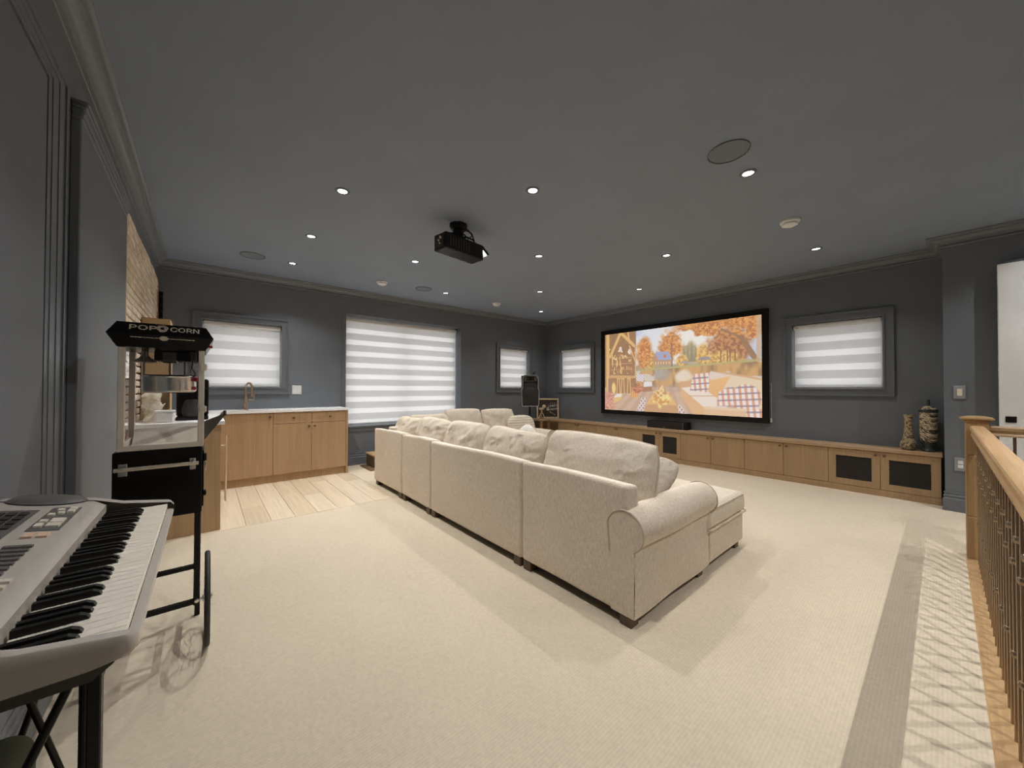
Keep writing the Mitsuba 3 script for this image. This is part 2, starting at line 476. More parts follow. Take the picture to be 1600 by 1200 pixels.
def make_window(key, label):
    wall, a0, a1, z0, z1 = WINDOWS[key]
    struct(key, None, None, label, 'window')
    big = key == 'window_2'
    dep = 0.26 if big else 0.17
    if not big:
        part(key, 'casing', to_wall(wall, casing(a0, a1, z0, z1)), 'trim_paint', False)
    else:
        part(key, 'casing', cat(box(a0 - 0.062, a0, YA - 0.014, YA, z0, z1 + 0.0)), 'trim_paint', False)  # left side only: a dark strip of shade built as a thin board
        part(key, 'sill', cat(rbox(a0 - 0.07, a1 + 0.05, YA - 0.035, YA + 0.26, z0 - 0.028, z0, 0.006), box(a0 - 0.05, a1 + 0.03, YA - 0.018, YA, z0 - 0.085, z0 - 0.028)), 'trim_paint', False)
    y0 = YA + dep
    fr = ring_frame('y', y0, y0 + 0.06, (a0, a1, z0, z1), (a0 + 0.045, a1 - 0.045, z0 + 0.045, z1 - 0.045))
    if big:
        xm = (a0 + a1) / 2
        fr = cat(fr, box(xm - 0.03, xm + 0.03, y0, y0 + 0.06, z0 + 0.045, z1 - 0.045))
    part(key, 'sash', to_wall(wall, fr), 'white_plastic', False)
    pane = trimesh.Trimesh(np.array([[a0 + .045, y0 + .03, z0 + .045], [a1 - .045, y0 + .03, z0 + .045], [a1 - .045, y0 + .03, z1 - .045], [a0 + .045, y0 + .03, z1 - .045]]), [[0, 1, 2], [0, 2, 3]])
    part(key, 'pane', to_wall(wall, pane), 'window_glass', False)


def make_blind(wkey, label):
    wall, a0, a1, z0, z1 = WINDOWS[wkey]
    t = thing('zebra_blind', label, 'window blind', 'zebra blinds in the windows')
    big = wkey == 'window_2'
    yb = YA + (0.165 if big else 0.06)
    b0, b1 = a0 + 0.018, a1 - 0.018
    zt = z1 - (0.03 if big else 0.004)
    head = rbox(a0 + 0.006, a1 - 0.006, yb - 0.035, yb + 0.04, zt - 0.062, zt, 0.012)
    part(t, 'headrail', to_wall(wall, head), 'white_plastic', 30)
    zb = z0 + (0.03 if big else 0.022)
    zc, k = zt - 0.062, 0
    while zc > zb + 0.02:
        h = 0.102 if k % 2 == 0 else 0.084
        zl = max(zb, zc - h)
        yy = yb + (0.004 if k % 2 else 0.0)
        q = trimesh.Trimesh(np.array([[b0, yy, zl - 0.004], [b1, yy, zl - 0.004], [b1, yy, zc], [b0, yy, zc]]), [[0, 1, 2], [0, 2, 3]])
        part(t, 'opaque_band' if k % 2 == 0 else 'sheer_band', to_wall(wall, q), 'blind_opaque' if k % 2 == 0 else 'blind_sheer', False)
        zc, k = zl, k + 1
    part(t, 'bottom_rail', to_wall(wall, rbox(b0, b1, yb - 0.010, yb + 0.014, zb - 0.018, zb + 0.006, 0.005)), 'white_plastic', 30)
    return t


WL = {'window_1': 'small square window with moulded dark frame behind the kitchen faucet',
      'window_2': 'wide tall window recessed in the wall, between the kitchen cabinets and the corner',
      'window_3': 'small window with moulded dark frame on the window wall, behind the tripod loudspeaker',
      'window_4': 'small window with moulded dark frame left of the projection screen',
      'window_5': 'small window with moulded dark frame right of the projection screen'}
BL = {'window_1': 'white and grey banded zebra blind over the kitchen counter',
      'window_2': 'very wide floor-low white and grey zebra blind behind the sofa',
      'window_3': 'small zebra blind partly hidden by the tripod loudspeaker',
      'window_4': 'small zebra blind just left of the projection screen',
      'window_5': 'small zebra blind right of the projection screen above the media cabinets'}
for k in WINDOWS:
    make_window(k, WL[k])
for k in WINDOWS:
    make_blind(k, BL[k])

# ------------------------------------------------------------------ left wall: doorway casing, closet front
struct('door_1', None, None, 'dark painted door at the far left, nearest to the keyboard', 'door')
part('door_1', 'slab', rbox(XL, XL + 0.008, 0.95, 2.12, 0.02, 2.36, 0.003), 'wall_paint', False)
cas = []
for d, w0, w1 in ((0.010, 0.0, 0.215), (0.013, 0.04, 0.085), (0.013, 0.12, 0.165), (0.016, 0.20, 0.215)):
    cas.append(prism([(2.125 + w0, 0.0), (2.125 + w1, 0.0), (2.125 + w1, 2.37 + w1), (0.9, 2.37 + w1), (0.9, 2.37 + w0), (2.125 + w0, 2.37 + w0)] if False else
                     [(2.125 + w0, 0.0), (2.125 + w1, 0.0), (2.125 + w1, 2.37 + w1 * 0.45), (0.9, 2.37 + w1 * 0.45), (0.9, 2.37 + w0 * 0.45), (2.125 + w0, 2.37 + w0 * 0.45)], 'x', XL, XL + d))
part('door_1', 'casing', cat(*cas), 'trim_paint', False)
struct('door_2', None, None, 'flat dark closet door behind the popcorn cart', 'door')
part('door_2', 'slab', rbox(XL, XL + 0.033, 2.45, 3.66, 0.02, 2.40, 0.004), 'wall_paint', False)
cor = []
for z0, z1, d in ((2.40, 2.425, 0.037), (2.425, 2.455, 0.043), (2.455, 2.475, 0.049), (2.475, 2.49, 0.055)):
    cor.append(rbox(XL, XL + d, 2.45, 3.66, z0, z1, 0.006))
part('door_2', 'cornice', cat(*cor), 'trim_paint', False)

# ------------------------------------------------------------------ white hall door standing off the hall wall
struct('door_3', None, None, 'bright white hall door at the right edge beyond the stair railing', 'door')
part('door_3', 'slab', rbox(5.60, 5.64, -1.22, -0.338, 0.012, 2.372, 0.003), 'white_door', False)
part('door_3', 'latch_plate', rbox(5.594, 5.60, -0.432, -0.371, 0.912, 0.968, 0.003), 'black_plastic', 30)
part('door_3', 'track', rbox(5.635, XC, -1.30, -0.36, 2.372, 2.40, 0.003), 'trim_paint', False)

# ------------------------------------------------------------------ stairwell under the railing
wx0, wx1, wy0, wy1 = WELL
struct('stairwell', cat(box(wx0 - 0.1, wx1 + 0.1, wy1 + 0.005, wy1 + 0.1, -2.8, -0.22), box(wx0 - 0.1, wx1 + 0.1, wy0 - 0.1, wy0, -2.8, -0.22),
                        box(wx0 - 0.1, wx0, wy0, wy1, -2.8, -0.22), box(wx1, wx1 + 0.1, wy0, wy1, -2.8, -0.22), box(wx0 - 0.1, wx1 + 0.1, wy0 - 0.1, wy1 + 0.1, -2.9, -2.8)),
       'stair_wall', 'stair opening dropping behind the railing', 'stairwell')
for i in range(12):
    xa = wx1 - 0.26 * (i + 1)
    part('stairwell', 'tread', rbox(xa, xa + 0.28, wy0, wy1, -0.19 * (i + 1) - 0.03, -0.19 * (i + 1), 0.008), 'stair_brown', False)


# ================================================================== ceiling fittings
def downlight(x, y, label, group=None, r=0.030, power=1.0):
    t = thing('downlight', label, 'ceiling light', group)
    prof = [(r, -0.002), (r + 0.003, -0.006), (0.050, -0.007), (0.054, -0.003), (0.054, 0.0005), (r, 0.0005), (r, -0.002)]
    part(t, 'trim_ring', lathe(prof, 20, (x, y, H)), 'trim_paint', 30)
    a = np.arange(16) * 2 * PI / 16
    v = np.vstack([[0, 0, 0], np.c_[np.cos(a), np.sin(a), a * 0] * r]) + np.array([x, y, H - 0.003])
    f = [[0, (k + 1) % 16 + 1, k + 1] for k in range(16)]
    key = part(t, 'lens', trimesh.Trimesh(v, f, process=False), 'lens_bsdf', False)
    scene[key]['emitter'] = {'type': 'area', 'radiance': rgb(30, 29.5, 29), 'sampling_weight': 0.02}
    scene[t + '__beam'] = {'type': 'spot', 'intensity': rgb(*[LAMP_LEVEL * power * c for c in LAMP_TINT]), 'cutoff_angle': 62.0, 'beam_width': 24.0,
                           'to_world': T().look_at(origin=[x, y, H - 0.012], target=[x, y, 0], up=[0, 1, 0])}


GX, GY = [0.80, 1.922, 2.935, 4.035, 5.09], [0.878, 2.033, 3.0, 4.10, 5.14]
LIGHTS = [
    (0, 2, 'recessed downlight left of the projector, upper left of the three nearest rows'),
    (1, 1, 'recessed downlight nearest the camera in the middle, above and right of the projector'),
    (2, 0, 'bright recessed downlight beside the large ceiling speaker grille'),
    (0, 3, 'recessed downlight second in the line over the kitchen floor'),
    (0, 4, 'recessed downlight over the sink window, between two ceiling speaker grilles'),
    (1, 3, 'recessed downlight just left of the projector'),
    (2, 2, 'recessed downlight just right of the projector lens'),
    (3, 1, 'recessed downlight in front of the projection screen, right of centre'),
    (4, 0, 'small recessed downlight nearest the hall wall, beyond the white smoke alarm'),
    (2, 4, 'recessed downlight over the wide blind, right of a ceiling speaker grille'),
    (3, 3, 'recessed downlight over the return of the sofa, in line with the room corner'),
    (4, 2, 'recessed downlight above the left edge of the projection screen'),
    (4, 4, 'tiny recessed downlight closest to the far room corner'),
]
for i, j, lb in LIGHTS:
    x_, y_ = GX[i], GY[j]
    downlight(x_, y_, lb, 'recessed downlights in the ceiling', 0.034, 0.85 if (i, j) == (2, 0) else (1.08, 0.85, 0.72, 0.66, 0.60)[i])
for x_, y_ in [(0.80, 0.878), (1.97, -0.78), (2.97, -0.78), (5.2, -0.85), (4.95, -1.75)]:  # last entry is an added unseen lamp that brightens the white hall door
    downlight(x_, y_, 'unseen recessed downlight on the near side of the room towards the stairs', 'recessed downlights on the near side', 0.030, {0.80: 1.3, 1.97: 1.3, 2.97: 1.25, 5.2: 0.7, 4.95: 1.3}.get(x_, 1.0))


def ceiling_speaker(x, y, r, label):
    t = thing('ceiling_speaker', label, 'ceiling speaker', 'round ceiling speaker grilles')
    part(t, 'rim', lathe([(r - 0.006, 0.0004), (r - 0.006, -0.006), (r - 0.002, -0.008), (r, -0.006), (r, 0.0004), (r - 0.006, 0.0004)], 40, (x, y, H)), 'trim_paint', 30)
    part(t, 'grille', lathe([(0, -0.004), (r * 0.6, -0.004), (r - 0.008, -0.003), (r - 0.006, 0.0), (0, 0.0)], 40, (x, y, H)), 'grille_speaker', 30)


ceiling_speaker(2.573, 0.880, 0.122, 'large round dark speaker grille flush in the ceiling, nearest the camera')
ceiling_speaker(0.40, 5.134, 0.122, 'round speaker grille in the ceiling above the kitchen sink')
ceiling_speaker(2.55, 5.138, 0.122, 'round speaker grille in the ceiling in front of the wide blind')


def smoke_alarm(x, y, label):
    t = thing('smoke_alarm', label, 'smoke alarm', 'white round alarms on the ceiling')
    part(t, 'base', lathe([(0, 0), (0.076, 0), (0.078, -0.006), (0.074, -0.018), (0.062, -0.022), (0, -0.022)], 32, (x, y, H)), 'white_plastic', 30)
    part(t, 'cover', lathe([(0, -0.022), (0.057, -0.022), (0.057, -0.026), (0.062, -0.029), (0.060, -0.040), (0.046, -0.047), (0, -0.048)], 32, (x, y, H)), 'white_plastic', 30)


smoke_alarm(4.066, 0.885, 'white round smoke alarm near the large speaker grille, closest to the screen wall')
smoke_alarm(1.925, 5.19, 'white round smoke alarm over the kitchen end of the wide blind')
smoke_alarm(3.996, 5.172, 'white round smoke alarm over the far end of the wide blind')

# ------------------------------------------------------------------ projector on its ceiling mount
t = thing('projector', 'black box projector hanging from the ceiling, its lens towards the screen', 'projector')
PJ = rotm(8.0, [0, 0, 1], [1.80, 2.90, 0])


def pj(m):
    m = m.copy()
    m.apply_transform(PJ)
    return m


part(t, 'body', pj(rbox(1.575, 2.03, 2.815, 2.985, 2.45, 2.595, 0.008)), 'black_plastic', 30)
part(t, 'side_vent', pj(cat(*[rbox(1.62 + 0.03 * i, 1.638 + 0.03 * i, 2.811, 2.816, 2.475, 2.57, 0.001) for i in range(8)])), 'rubber', False)
part(t, 'cable_panel', pj(rbox(1.570, 1.576, 2.84, 2.96, 2.47, 2.575, 0.002)), 'rubber', False)
part(t, 'plug', pj(cat(cyl((1.56, 2.88, 2.55), (1.575, 2.88, 2.55), 0.012), cyl((1.558, 2.905, 2.53), (1.575, 2.905, 2.53), 0.010), cyl((1.562, 2.89, 2.50), (1.575, 2.89, 2.50), 0.009))), 'tan_print', 30, 'pale cable plugs')
part(t, 'mount_plate', lathe([(0, 0), (0.082, 0), (0.082, -0.02), (0.066, -0.05), (0, -0.05)], 28, (1.80, 2.92, H)), 'black_plastic', 30)
part(t, 'mount_post', cyl((1.80, 2.92, 2.62), (1.80, 2.92, H - 0.02), 0.050, 18), 'black_plastic', 30)
arms = []
for dx, dy in ((-0.13, -0.06), (0.13, -0.06), (0.13, 0.06), (-0.13, 0.06)):
    arms.append(tube([(1.80, 2.91, 2.632), (1.80 + dx * 0.6, 2.91 + dy * 0.6, 2.637), (1.80 + dx, 2.91 + dy, 2.615), (1.80 + dx, 2.91 + dy, 2.592)], 0.008, 8))
part(t, 'mount_arm', cat(*arms, cyl((1.80, 2.92, 2.60), (1.80, 2.92, 2.64), 0.045, 18)), 'black_plastic', 30)
a = np.linspace(0, 2 * PI, 24)
part(t, 'cable', cat(tube([(1.86 + 0.05 * math.cos(s) + 0.02 * math.sin(2 * s), 2.86 + 0.02 * math.sin(s), 2.655 + 0.045 * math.sin(s)) for s in a], 0.006, 8),
                     tube([(1.83, 2.90, 2.74), (1.87, 2.87, 2.71), (1.92, 2.86, 2.66), (1.95, 2.87, 2.597)], 0.006, 8)), 'rubber', True)
hood = prism([(2.03, 2.595), (2.03, 2.565), (2.105, 2.525), (2.115, 2.537)], 'y', 2.825, 2.965)
part(t, 'hood', pj(hood), 'black_plastic', False)
part(t, 'hood_light_sheet', pj(prism([(2.031, 2.561), (2.031, 2.558), (2.103, 2.519), (2.104, 2.522)], 'y', 2.83, 2.96)), 'white_plastic', False, 'added white sheet standing for lens light under the hood')  # white sheet added so the black hood looks lit from the lens
key = part(t, 'lens', pj(lathe([(0, 0.022), (0.028, 0.018), (0.036, 0.004), (0.036, 0.0), (0, 0.0)], 24, (2.03, 2.87, 2.535), (1, 0, 0))), 'lens_bsdf', 30, 'bright projector lens')
scene[key]['emitter'] = {'type': 'area', 'radiance': rgb(40.0, 40.0, 41.0), 'sampling_weight': 0.02}

# ================================================================== projection screen
S1, S2, ST, SB = 4.407, 1.581, 2.357, 0.726
t = thing('projection_screen', 'large wall screen in a black frame showing an autumn lakeside patio', 'projection screen')
part(t, 'frame', cat(ring_frame('x', XB - 0.05, XB - 0.004, (S2, S1, SB, ST), (S2 + 0.075, S1 - 0.075, SB + 0.075, ST - 0.075)),
                     ring_frame('x', XB - 0.056, XB - 0.05, (S2, S1, SB, ST), (S2 + 0.05, S1 - 0.05, SB + 0.05, ST - 0.05))), 'black_plastic', False)
i0, i1, j0, j1 = S2 + 0.075, S1 - 0.075, SB + 0.075, ST - 0.075


def screen_picture(p, n, uv):
    u = (i1 - p.y) / (i1 - i0)
    v = (p.z - j0) / (j1 - j0)
    C = lambda r, g, b: mi.Color3f(r, g, b)

    def lay(c, col, m):
        return c * (1 - m) + col * m

    def blob(cx, cy, rx, ry, soft=0.25, rough=0.5, f=24.0, s=0.0):
        d = dr.sqrt(((u - cx) / rx) ** 2 + ((v - cy) / ry) ** 2) + rough * (fbm(u * f + s, v * f * 0.62 + s, 1.0 + s) - 0.5)
        return 1 - smoothstep(1 - soft, 1 + soft, d)

    def rect(a, b, c, d, s=0.003):
        return smoothstep(a - s, a + s, u) * (1 - smoothstep(b - s, b + s, u)) * smoothstep(c - s, c + s, v) * (1 - smoothstep(d - s, d + s, v))

    def line(x0, y0, x1, y1, w):
        dx, dy = x1 - x0, (y1 - y0) * 0.56
        L2 = dx * dx + dy * dy
        h = dr.clip(((u - x0) * dx + (v - y0) * 0.56 * dy) / L2, 0, 1)
        d = dr.sqrt((u - x0 - h * dx) ** 2 + ((v - y0) * 0.56 - h * dy) ** 2)
        return 1 - smoothstep(w - 0.002, w + 0.002, d)

    def quad(pts, s=0.004):
        m = mi.Float(1)
        for k in range(len(pts)):
            (xa, ya), (xb, yb) = pts[k], pts[(k + 1) % len(pts)]
            ex, ey = xb - xa, (yb - ya) * 0.56
            L = math.hypot(ex, ey)
            m = m * smoothstep(-s, s, ((u - xa) * ey - (v - ya) * 0.56 * ex) / L)   # clockwise outlines
        return m

    leaf = fbm(u * 90, v * 52, 3.0)
    leaf2 = noise(u * 210, v * 120, 5.0)
    orange = mix(C(0.62, 0.30, 0.12), C(0.92, 0.60, 0.25), smoothstep(0.3, 0.7, leaf * 0.6 + leaf2 * 0.4))
    yellow = mix(C(0.66, 0.44, 0.16), C(0.93, 0.74, 0.36), smoothstep(0.3, 0.7, leaf))
    rust = mix(C(0.48, 0.25, 0.13), C(0.76, 0.47, 0.26), smoothstep(0.3, 0.7, leaf))
    # sky and far bank
    col = mix(C(0.86, 0.90, 0.95), C(0.66, 0.76, 0.93), smoothstep(0.35, 0.7, fbm(u * 5, v * 5 + 2)))
    col = lay(col, C(0.95, 0.95, 0.93), blob(0.62, 0.76, 0.20, 0.26, 0.5, 0.3))
    col = lay(col, C(0.50, 0.44, 0.28), smoothstep(0.60, 0.55, v + 0.05 * (fbm(u * 14, 2.0) - 0.5)) * smoothstep(0.44, 0.46, v) if False else rect(0.24, 1.0, 0.44, 0.565, 0.02) * 0.8)
    col = lay(col, yellow, blob(0.355, 0.63, 0.045, 0.14, s=2))
    col = lay(col, orange, blob(0.315, 0.72, 0.055, 0.20, s=1))
    col = lay(col, mix(C(0.50, 0.48, 0.34), C(0.78, 0.68, 0.46), leaf), blob(0.625, 0.66, 0.055, 0.13, 0.3, 0.8, s=3))
    for k, (cx, h) in enumerate(((0.585, 0.80), (0.607, 0.77), (0.632, 0.81), (0.655, 0.76))):
        col = lay(col, C(0.40, 0.40, 0.30), smoothstep(0.0, 0.5, (h - v) * 0.20 - dr.abs(u - cx) * (1.0 + 0.8 * dr.sin(v * 200)) * 1.0 + 0.002) * smoothstep(0.52, 0.55, v) * 0.0 + quad([(cx - 0.014, 0.58), (cx, h), (cx + 0.014, 0.58)], 0.006) * 0.8)
    col = lay(col, orange, blob(0.50, 0.79, 0.075, 0.16, 0.3, 1.0, 30, s=5))
    col = lay(col, C(0.46, 0.30, 0.18), line(0.508, 0.54, 0.505, 0.80, 0.004))
    col = lay(col, yellow, blob(0.575, 0.60, 0.035, 0.07, s=6))
    col = lay(col, yellow, blob(0.70, 0.64, 0.045, 0.12, s=7))
    col = lay(col, rust, blob(0.84, 0.72, 0.11, 0.20, 0.25, 0.7, s=8))
    col = lay(col, yellow, blob(0.80, 0.60, 0.10, 0.07, s=9))
    for cx in (0.795, 0.83, 0.845, 0.87):
        col = lay(col, C(0.44, 0.29, 0.18), line(cx, 0.55, cx, 0.68, 0.003))
    col = lay(col, orange, smoothstep(0.42, 0.62, fbm(u * 16 + 3, v * 10, 2.0) + (v - 0.84) * 2.2 + (u - 0.72) * 0.55) * smoothstep(0.46, 0.60, u))
    col = lay(col, C(0.50, 0.33, 0.20), line(0.985, 0.52, 0.90, 0.80, 0.014))
    col = lay(col, C(0.50, 0.33, 0.20), line(0.90, 0.80, 0.80, 0.90, 0.006))
    col = lay(col, C(0.76, 0.62, 0.48), line(0.985, 0.50, 0.985, 1.0, 0.012) * 0.8)
    # houses
    col = lay(col, C(0.62, 0.45, 0.34), rect(0.385, 0.50, 0.555, 0.62))
    col = lay(col, C(0.52, 0.58, 0.76), quad([(0.385, 0.62), (0.40, 0.72), (0.485, 0.715), (0.51, 0.615)]))
    col = lay(col, C(0.66, 0.46, 0.36), quad([(0.37, 0.61), (0.392, 0.71), (0.42, 0.61)]))
    col = lay(col, C(0.74, 0.36, 0.22), rect(0.452, 0.470, 0.645, 0.68))
    for k in range(6):
        col = lay(col, C(0.88, 0.72, 0.50), rect(0.395 + 0.018 * k, 0.404 + 0.018 * k, 0.565, 0.60))
    col = lay(col, C(0.50, 0.47, 0.50), quad([(0.665, 0.59), (0.685, 0.625), (0.73, 0.625), (0.745, 0.59)]))
    col = lay(col, C(0.55, 0.52, 0.56), quad([(0.56, 0.565), (0.575, 0.59), (0.605, 0.59), (0.62, 0.565)]))
    col = lay(col, C(0.66, 0.64, 0.34), quad([(0.26, 0.50), (0.30, 0.515), (0.50, 0.535), (0.98, 0.575), (0.98, 0.545), (0.60, 0.51)]) * 0.8)
    # lake
    refl = fbm(u * 26, v * 5 + 1, 8.0)
    lake = mix(mix(C(0.50, 0.36, 0.20), C(0.78, 0.56, 0.30), smoothstep(0.35, 0.65, refl)), C(0.80, 0.76, 0.70), smoothstep(0.58, 0.70, fbm(u * 12 + 5, v * 18, 4.0)))
    lake = lay(lake, C(0.90, 0.84, 0.74), blob(0.585, 0.42, 0.055, 0.07, 0.4, 0.7))
    lake = lay(lake, C(0.55, 0.52, 0.50), blob(0.44, 0.45, 0.06, 0.08, 0.4, 0.6) * 0.8)
    lm = smoothstep(0.515, 0.505, v - (u - 0.45) * 0.07) if False else 1 - smoothstep(0.505, 0.515, v - (u - 0.45) * 0.07)
    col = lay(col, lake, lm)
    # deck
    pl = dr.sin((u - 0.46) / (0.62 - v) * 38.0)
    deck = mix(C(0.70, 0.54, 0.44), C(0.80, 0.66, 0.56), smoothstep(-0.4, 0.4, pl) * 0.6 + leaf * 0.3)
    col = lay(col, deck, 1 - smoothstep(0.29, 0.31, v))
    col = lay(col, C(0.62, 0.52, 0.50), 1 - smoothstep(0.0, 0.012, dr.abs(v - 0.30)) if False else rect(0.30, 0.56, 0.24, 0.33) * 0.35)
    # rug and fire table
    rug = mix(C(0.86, 0.80, 0.80), C(0.58, 0.42, 0.44), smoothstep(0.1, 0.5, dr.sin(v * 110.0) * dr.sin(u * 240.0)))
    col = lay(col, rug, quad([(0.25, -0.02), (0.295, 0.17), (0.335, 0.17), (0.305, -0.02)]))
    col = lay(col, rug, quad([(0.54, -0.05), (0.52, 0.10), (0.56, 0.10), (0.62, -0.05)]))
    col = lay(col, C(0.74, 0.52, 0.32), quad([(0.315, -0.05), (0.335, 0.10), (0.54, 0.105), (0.555, -0.05)]))
    col = lay(col, C(0.86, 0.66, 0.36), quad([(0.33, 0.09), (0.375, 0.21), (0.50, 0.21), (0.54, 0.09)]))
    fl2 = fbm(u * 60, v * 40, 9.0)
    col = lay(col, mix(C(0.80, 0.50, 0.20), C(0.98, 0.88, 0.52), smoothstep(0.35, 0.6, fl2)), blob(0.437, 0.17, 0.065, 0.10, 0.3, 0.8, 40))
    col = lay(col, mix(C(0.66, 0.42, 0.22), C(0.96, 0.82, 0.50), smoothstep(0.4, 0.6, fl2)), quad([(0.395, 0.18), (0.437, 0.36), (0.48, 0.18)]) * smoothstep(0.3, 0.5, fl2 + 0.1))
    # chair with plaid blanket, pumpkin, flowers
    col = lay(col, C(0.58, 0.36, 0.22), quad([(0.30, 0.24), (0.305, 0.32), (0.37, 0.33), (0.375, 0.25)]))
    col = lay(col, C(0.90, 0.90, 0.94), quad([(0.31, 0.30), (0.315, 0.365), (0.37, 0.365), (0.375, 0.31)]))
    pld = mix(C(0.88, 0.86, 0.90), C(0.62, 0.48, 0.50), smoothstep(0.2, 0.6, dr.sin(u * 330.0) * dr.sin(v * 190.0)))
    col = lay(col, pld, quad([(0.25, 0.38), (0.255, 0.46), (0.315, 0.46), (0.312, 0.36)]))
    col = lay(col, mix(C(0.80, 0.46, 0.18), C(0.94, 0.64, 0.30), smoothstep(-0.5, 0.5, dr.sin(u * 420.0))), blob(0.243, 0.22, 0.030, 0.055, 0.1, 0.0))
    col = lay(col, mix(C(0.52, 0.22, 0.13), C(0.84, 0.46, 0.32), smoothstep(0.4, 0.6, leaf2)), blob(0.265, 0.285, 0.040, 0.060, 0.2, 0.4, 50))
    # pavilion with bar
    inside = mix(C(0.42, 0.25, 0.13), C(0.62, 0.42, 0.25), leaf * 0.7 + 0.2 * noise(u * 60, v * 18))
    pav = rect(-0.1, 0.255, 0.30, 1.1)
    col = lay(col, inside, pav)
    for k in range(3):
        col = lay(col, C(0.74, 0.52, 0.30), rect(0.05, 0.23, 0.52 + 0.075 * k, 0.532 + 0.075 * k) * 0.8)
    bott = smoothstep(0.55, 0.75, noise(u * 120, v * 22)) * rect(0.06, 0.22, 0.47, 0.72)
    col = lay(col, C(0.93, 0.72, 0.40), bott * 0.85)
    col = lay(col, C(0.90, 0.85, 0.84), blob(0.132, 0.79, 0.012, 0.035, 0.2, 0.2) + blob(0.205, 0.75, 0.012, 0.035, 0.2, 0.2))
    for k in range(9):
        col = lay(col, C(1.0, 0.93, 0.72), blob(0.04 + 0.026 * k, 0.70 + 0.06 * math.sin(k * 1.9) + 0.10 * (k % 3 == 0), 0.006, 0.012, 0.4, 0.0))
    col = lay(col, C(0.70, 0.52, 0.34), quad([(0.12, 1.1), (0.24, 0.80), (0.28, 0.80), (0.275, 1.1)]))
    beam = C(0.88, 0.66, 0.34)
    for q in ((0.025, 0.2, 0.025, 1.05, 0.014), (0.045, 0.70, 0.13, 0.99, 0.011), (0.125, 1.02, 0.24, 0.82, 0.011), (0.19, 1.03, 0.205, 0.86, 0.006), (0.205, 0.82, 0.25, 0.62, 0.005), (0.25, 0.42, 0.25, 0.80, 0.004)):
        col = lay(col, beam, line(*q))
    col = lay(col, C(0.80, 0.58, 0.32), quad([(0.03, 0.42), (0.05, 0.46), (0.25, 0.44), (0.25, 0.41)]))
    col = lay(col, C(0.56, 0.36, 0.19), rect(0.03, 0.22, 0.22, 0.415))
    for cx in (0.115, 0.15, 0.20):
        for s in (-0.012, 0.012):
            col = lay(col, C(0.90, 0.72, 0.44), line(cx + s * 0.6, 0.40, cx + s * 1.2, 0.21, 0.003))
        col = lay(col, C(0.86, 0.66, 0.38), rect(cx - 0.015, cx + 0.015, 0.40, 0.415))
    col = lay(col, C(0.52, 0.36, 0.26), rect(0.03, 0.055, 0.22, 0.40))
    col = lay(col, C(0.95, 0.80, 0.40), blob(0.075, 0.29, 0.016, 0.07, 0.3, 0.3))
    col = lay(col, mix(C(0.68, 0.36, 0.28), C(0.90, 0.64, 0.56), smoothstep(0.4, 0.6, leaf2)), blob(0.03, 0.11, 0.065, 0.13, 0.2, 0.4, 50))
    col = lay(col, C(0.88, 0.70, 0.36), quad([(0.07, 0.08), (0.08, 0.19), (0.15, 0.22), (0.14, 0.14)]))
    col = lay(col, C(0.93, 0.90, 0.92), quad([(0.075, 0.16), (0.10, 0.21), (0.14, 0.215), (0.14, 0.18)]))
    # sofa on the right
    col = lay(col, C(0.80, 0.58, 0.38), quad([(0.555, 0.27), (0.56, 0.36), (0.63, 0.36), (0.63, 0.22)]))
    col = lay(col, C(0.80, 0.60, 0.40), quad([(0.79, 0.43), (0.80, 0.46), (1.05, 0.36), (1.05, 0.33)]))
    col = lay(col, C(0.90, 0.80, 0.66), quad([(0.70, 0.36), (0.75, 0.45), (0.88, 0.41), (1.05, 0.34), (1.05, -0.05), (0.84, 0.18)]))
    col = lay(col, C(0.93, 0.87, 0.82), quad([(0.565, 0.29), (0.66, 0.31), (0.80, 0.20), (0.86, -0.05), (0.72, -0.05)]))
    col = lay(col, C(0.86, 0.64, 0.42), quad([(0.557, 0.22), (0.566, 0.29), (0.72, 0.05), (0.73, -0.06), (0.66, -0.06)]))
    col = lay(col, C(0.72, 0.50, 0.32), line(0.615, 0.20, 0.80, 0.205, 0.002))
    plaid = mix(C(0.93, 0.90, 0.90), C(0.80, 0.44, 0.26), smoothstep(0.0, 0.3, dr.sin((u + v * 0.05) * 210.0)) * 0.75)
    plaid = mix(plaid, C(0.42, 0.34, 0.46), smoothstep(0.55, 0.7, dr.sin((v - u * 0.1) * 100.0)) * 0.7)
    col = lay(col, plaid, quad([(0.62, 0.26), (0.64, 0.44), (0.74, 0.455), (0.735, 0.24)], 0.006))
    col = lay(col, C(0.88, 0.80, 0.74), quad([(0.725, 0.40), (0.74, 0.47), (0.84, 0.42), (0.77, 0.33)], 0.006))
    col = lay(col, mix(C(0.84, 0.58, 0.30), C(0.93, 0.70, 0.42), v * 2), quad([(0.725, 0.25), (0.735, 0.37), (0.845, 0.41), (0.81, 0.28), (0.775, 0.18)], 0.006))
    col = lay(col, plaid, quad([(0.77, 0.10), (0.785, 0.25), (0.85, 0.31), (0.875, 0.27), (0.85, 0.10)], 0.008))
    col = lay(col, plaid, blob(0.92, 0.19, 0.075, 0.135, 0.08, 0.1))
    col = lay(col, plaid, quad([(0.92, -0.06), (0.91, 0.09), (1.05, 0.08), (1.05, -0.06)]))
    col = lay(col, C(0.86, 0.68, 0.50), quad([(0.70, -0.05), (0.70, 0.085), (0.92, 0.075), (0.93, -0.05)]))
    col = lay(col, C(0.90, 0.76, 0.60), quad([(0.70, 0.06), (0.705, 0.09), (0.925, 0.08), (0.92, 0.055)]))
    col = mix(col, C(0.90, 0.82, 0.76), 0.33)
    lin = dr.power(dr.maximum(col, 0.0), 2.2)
    return lin * 0.97


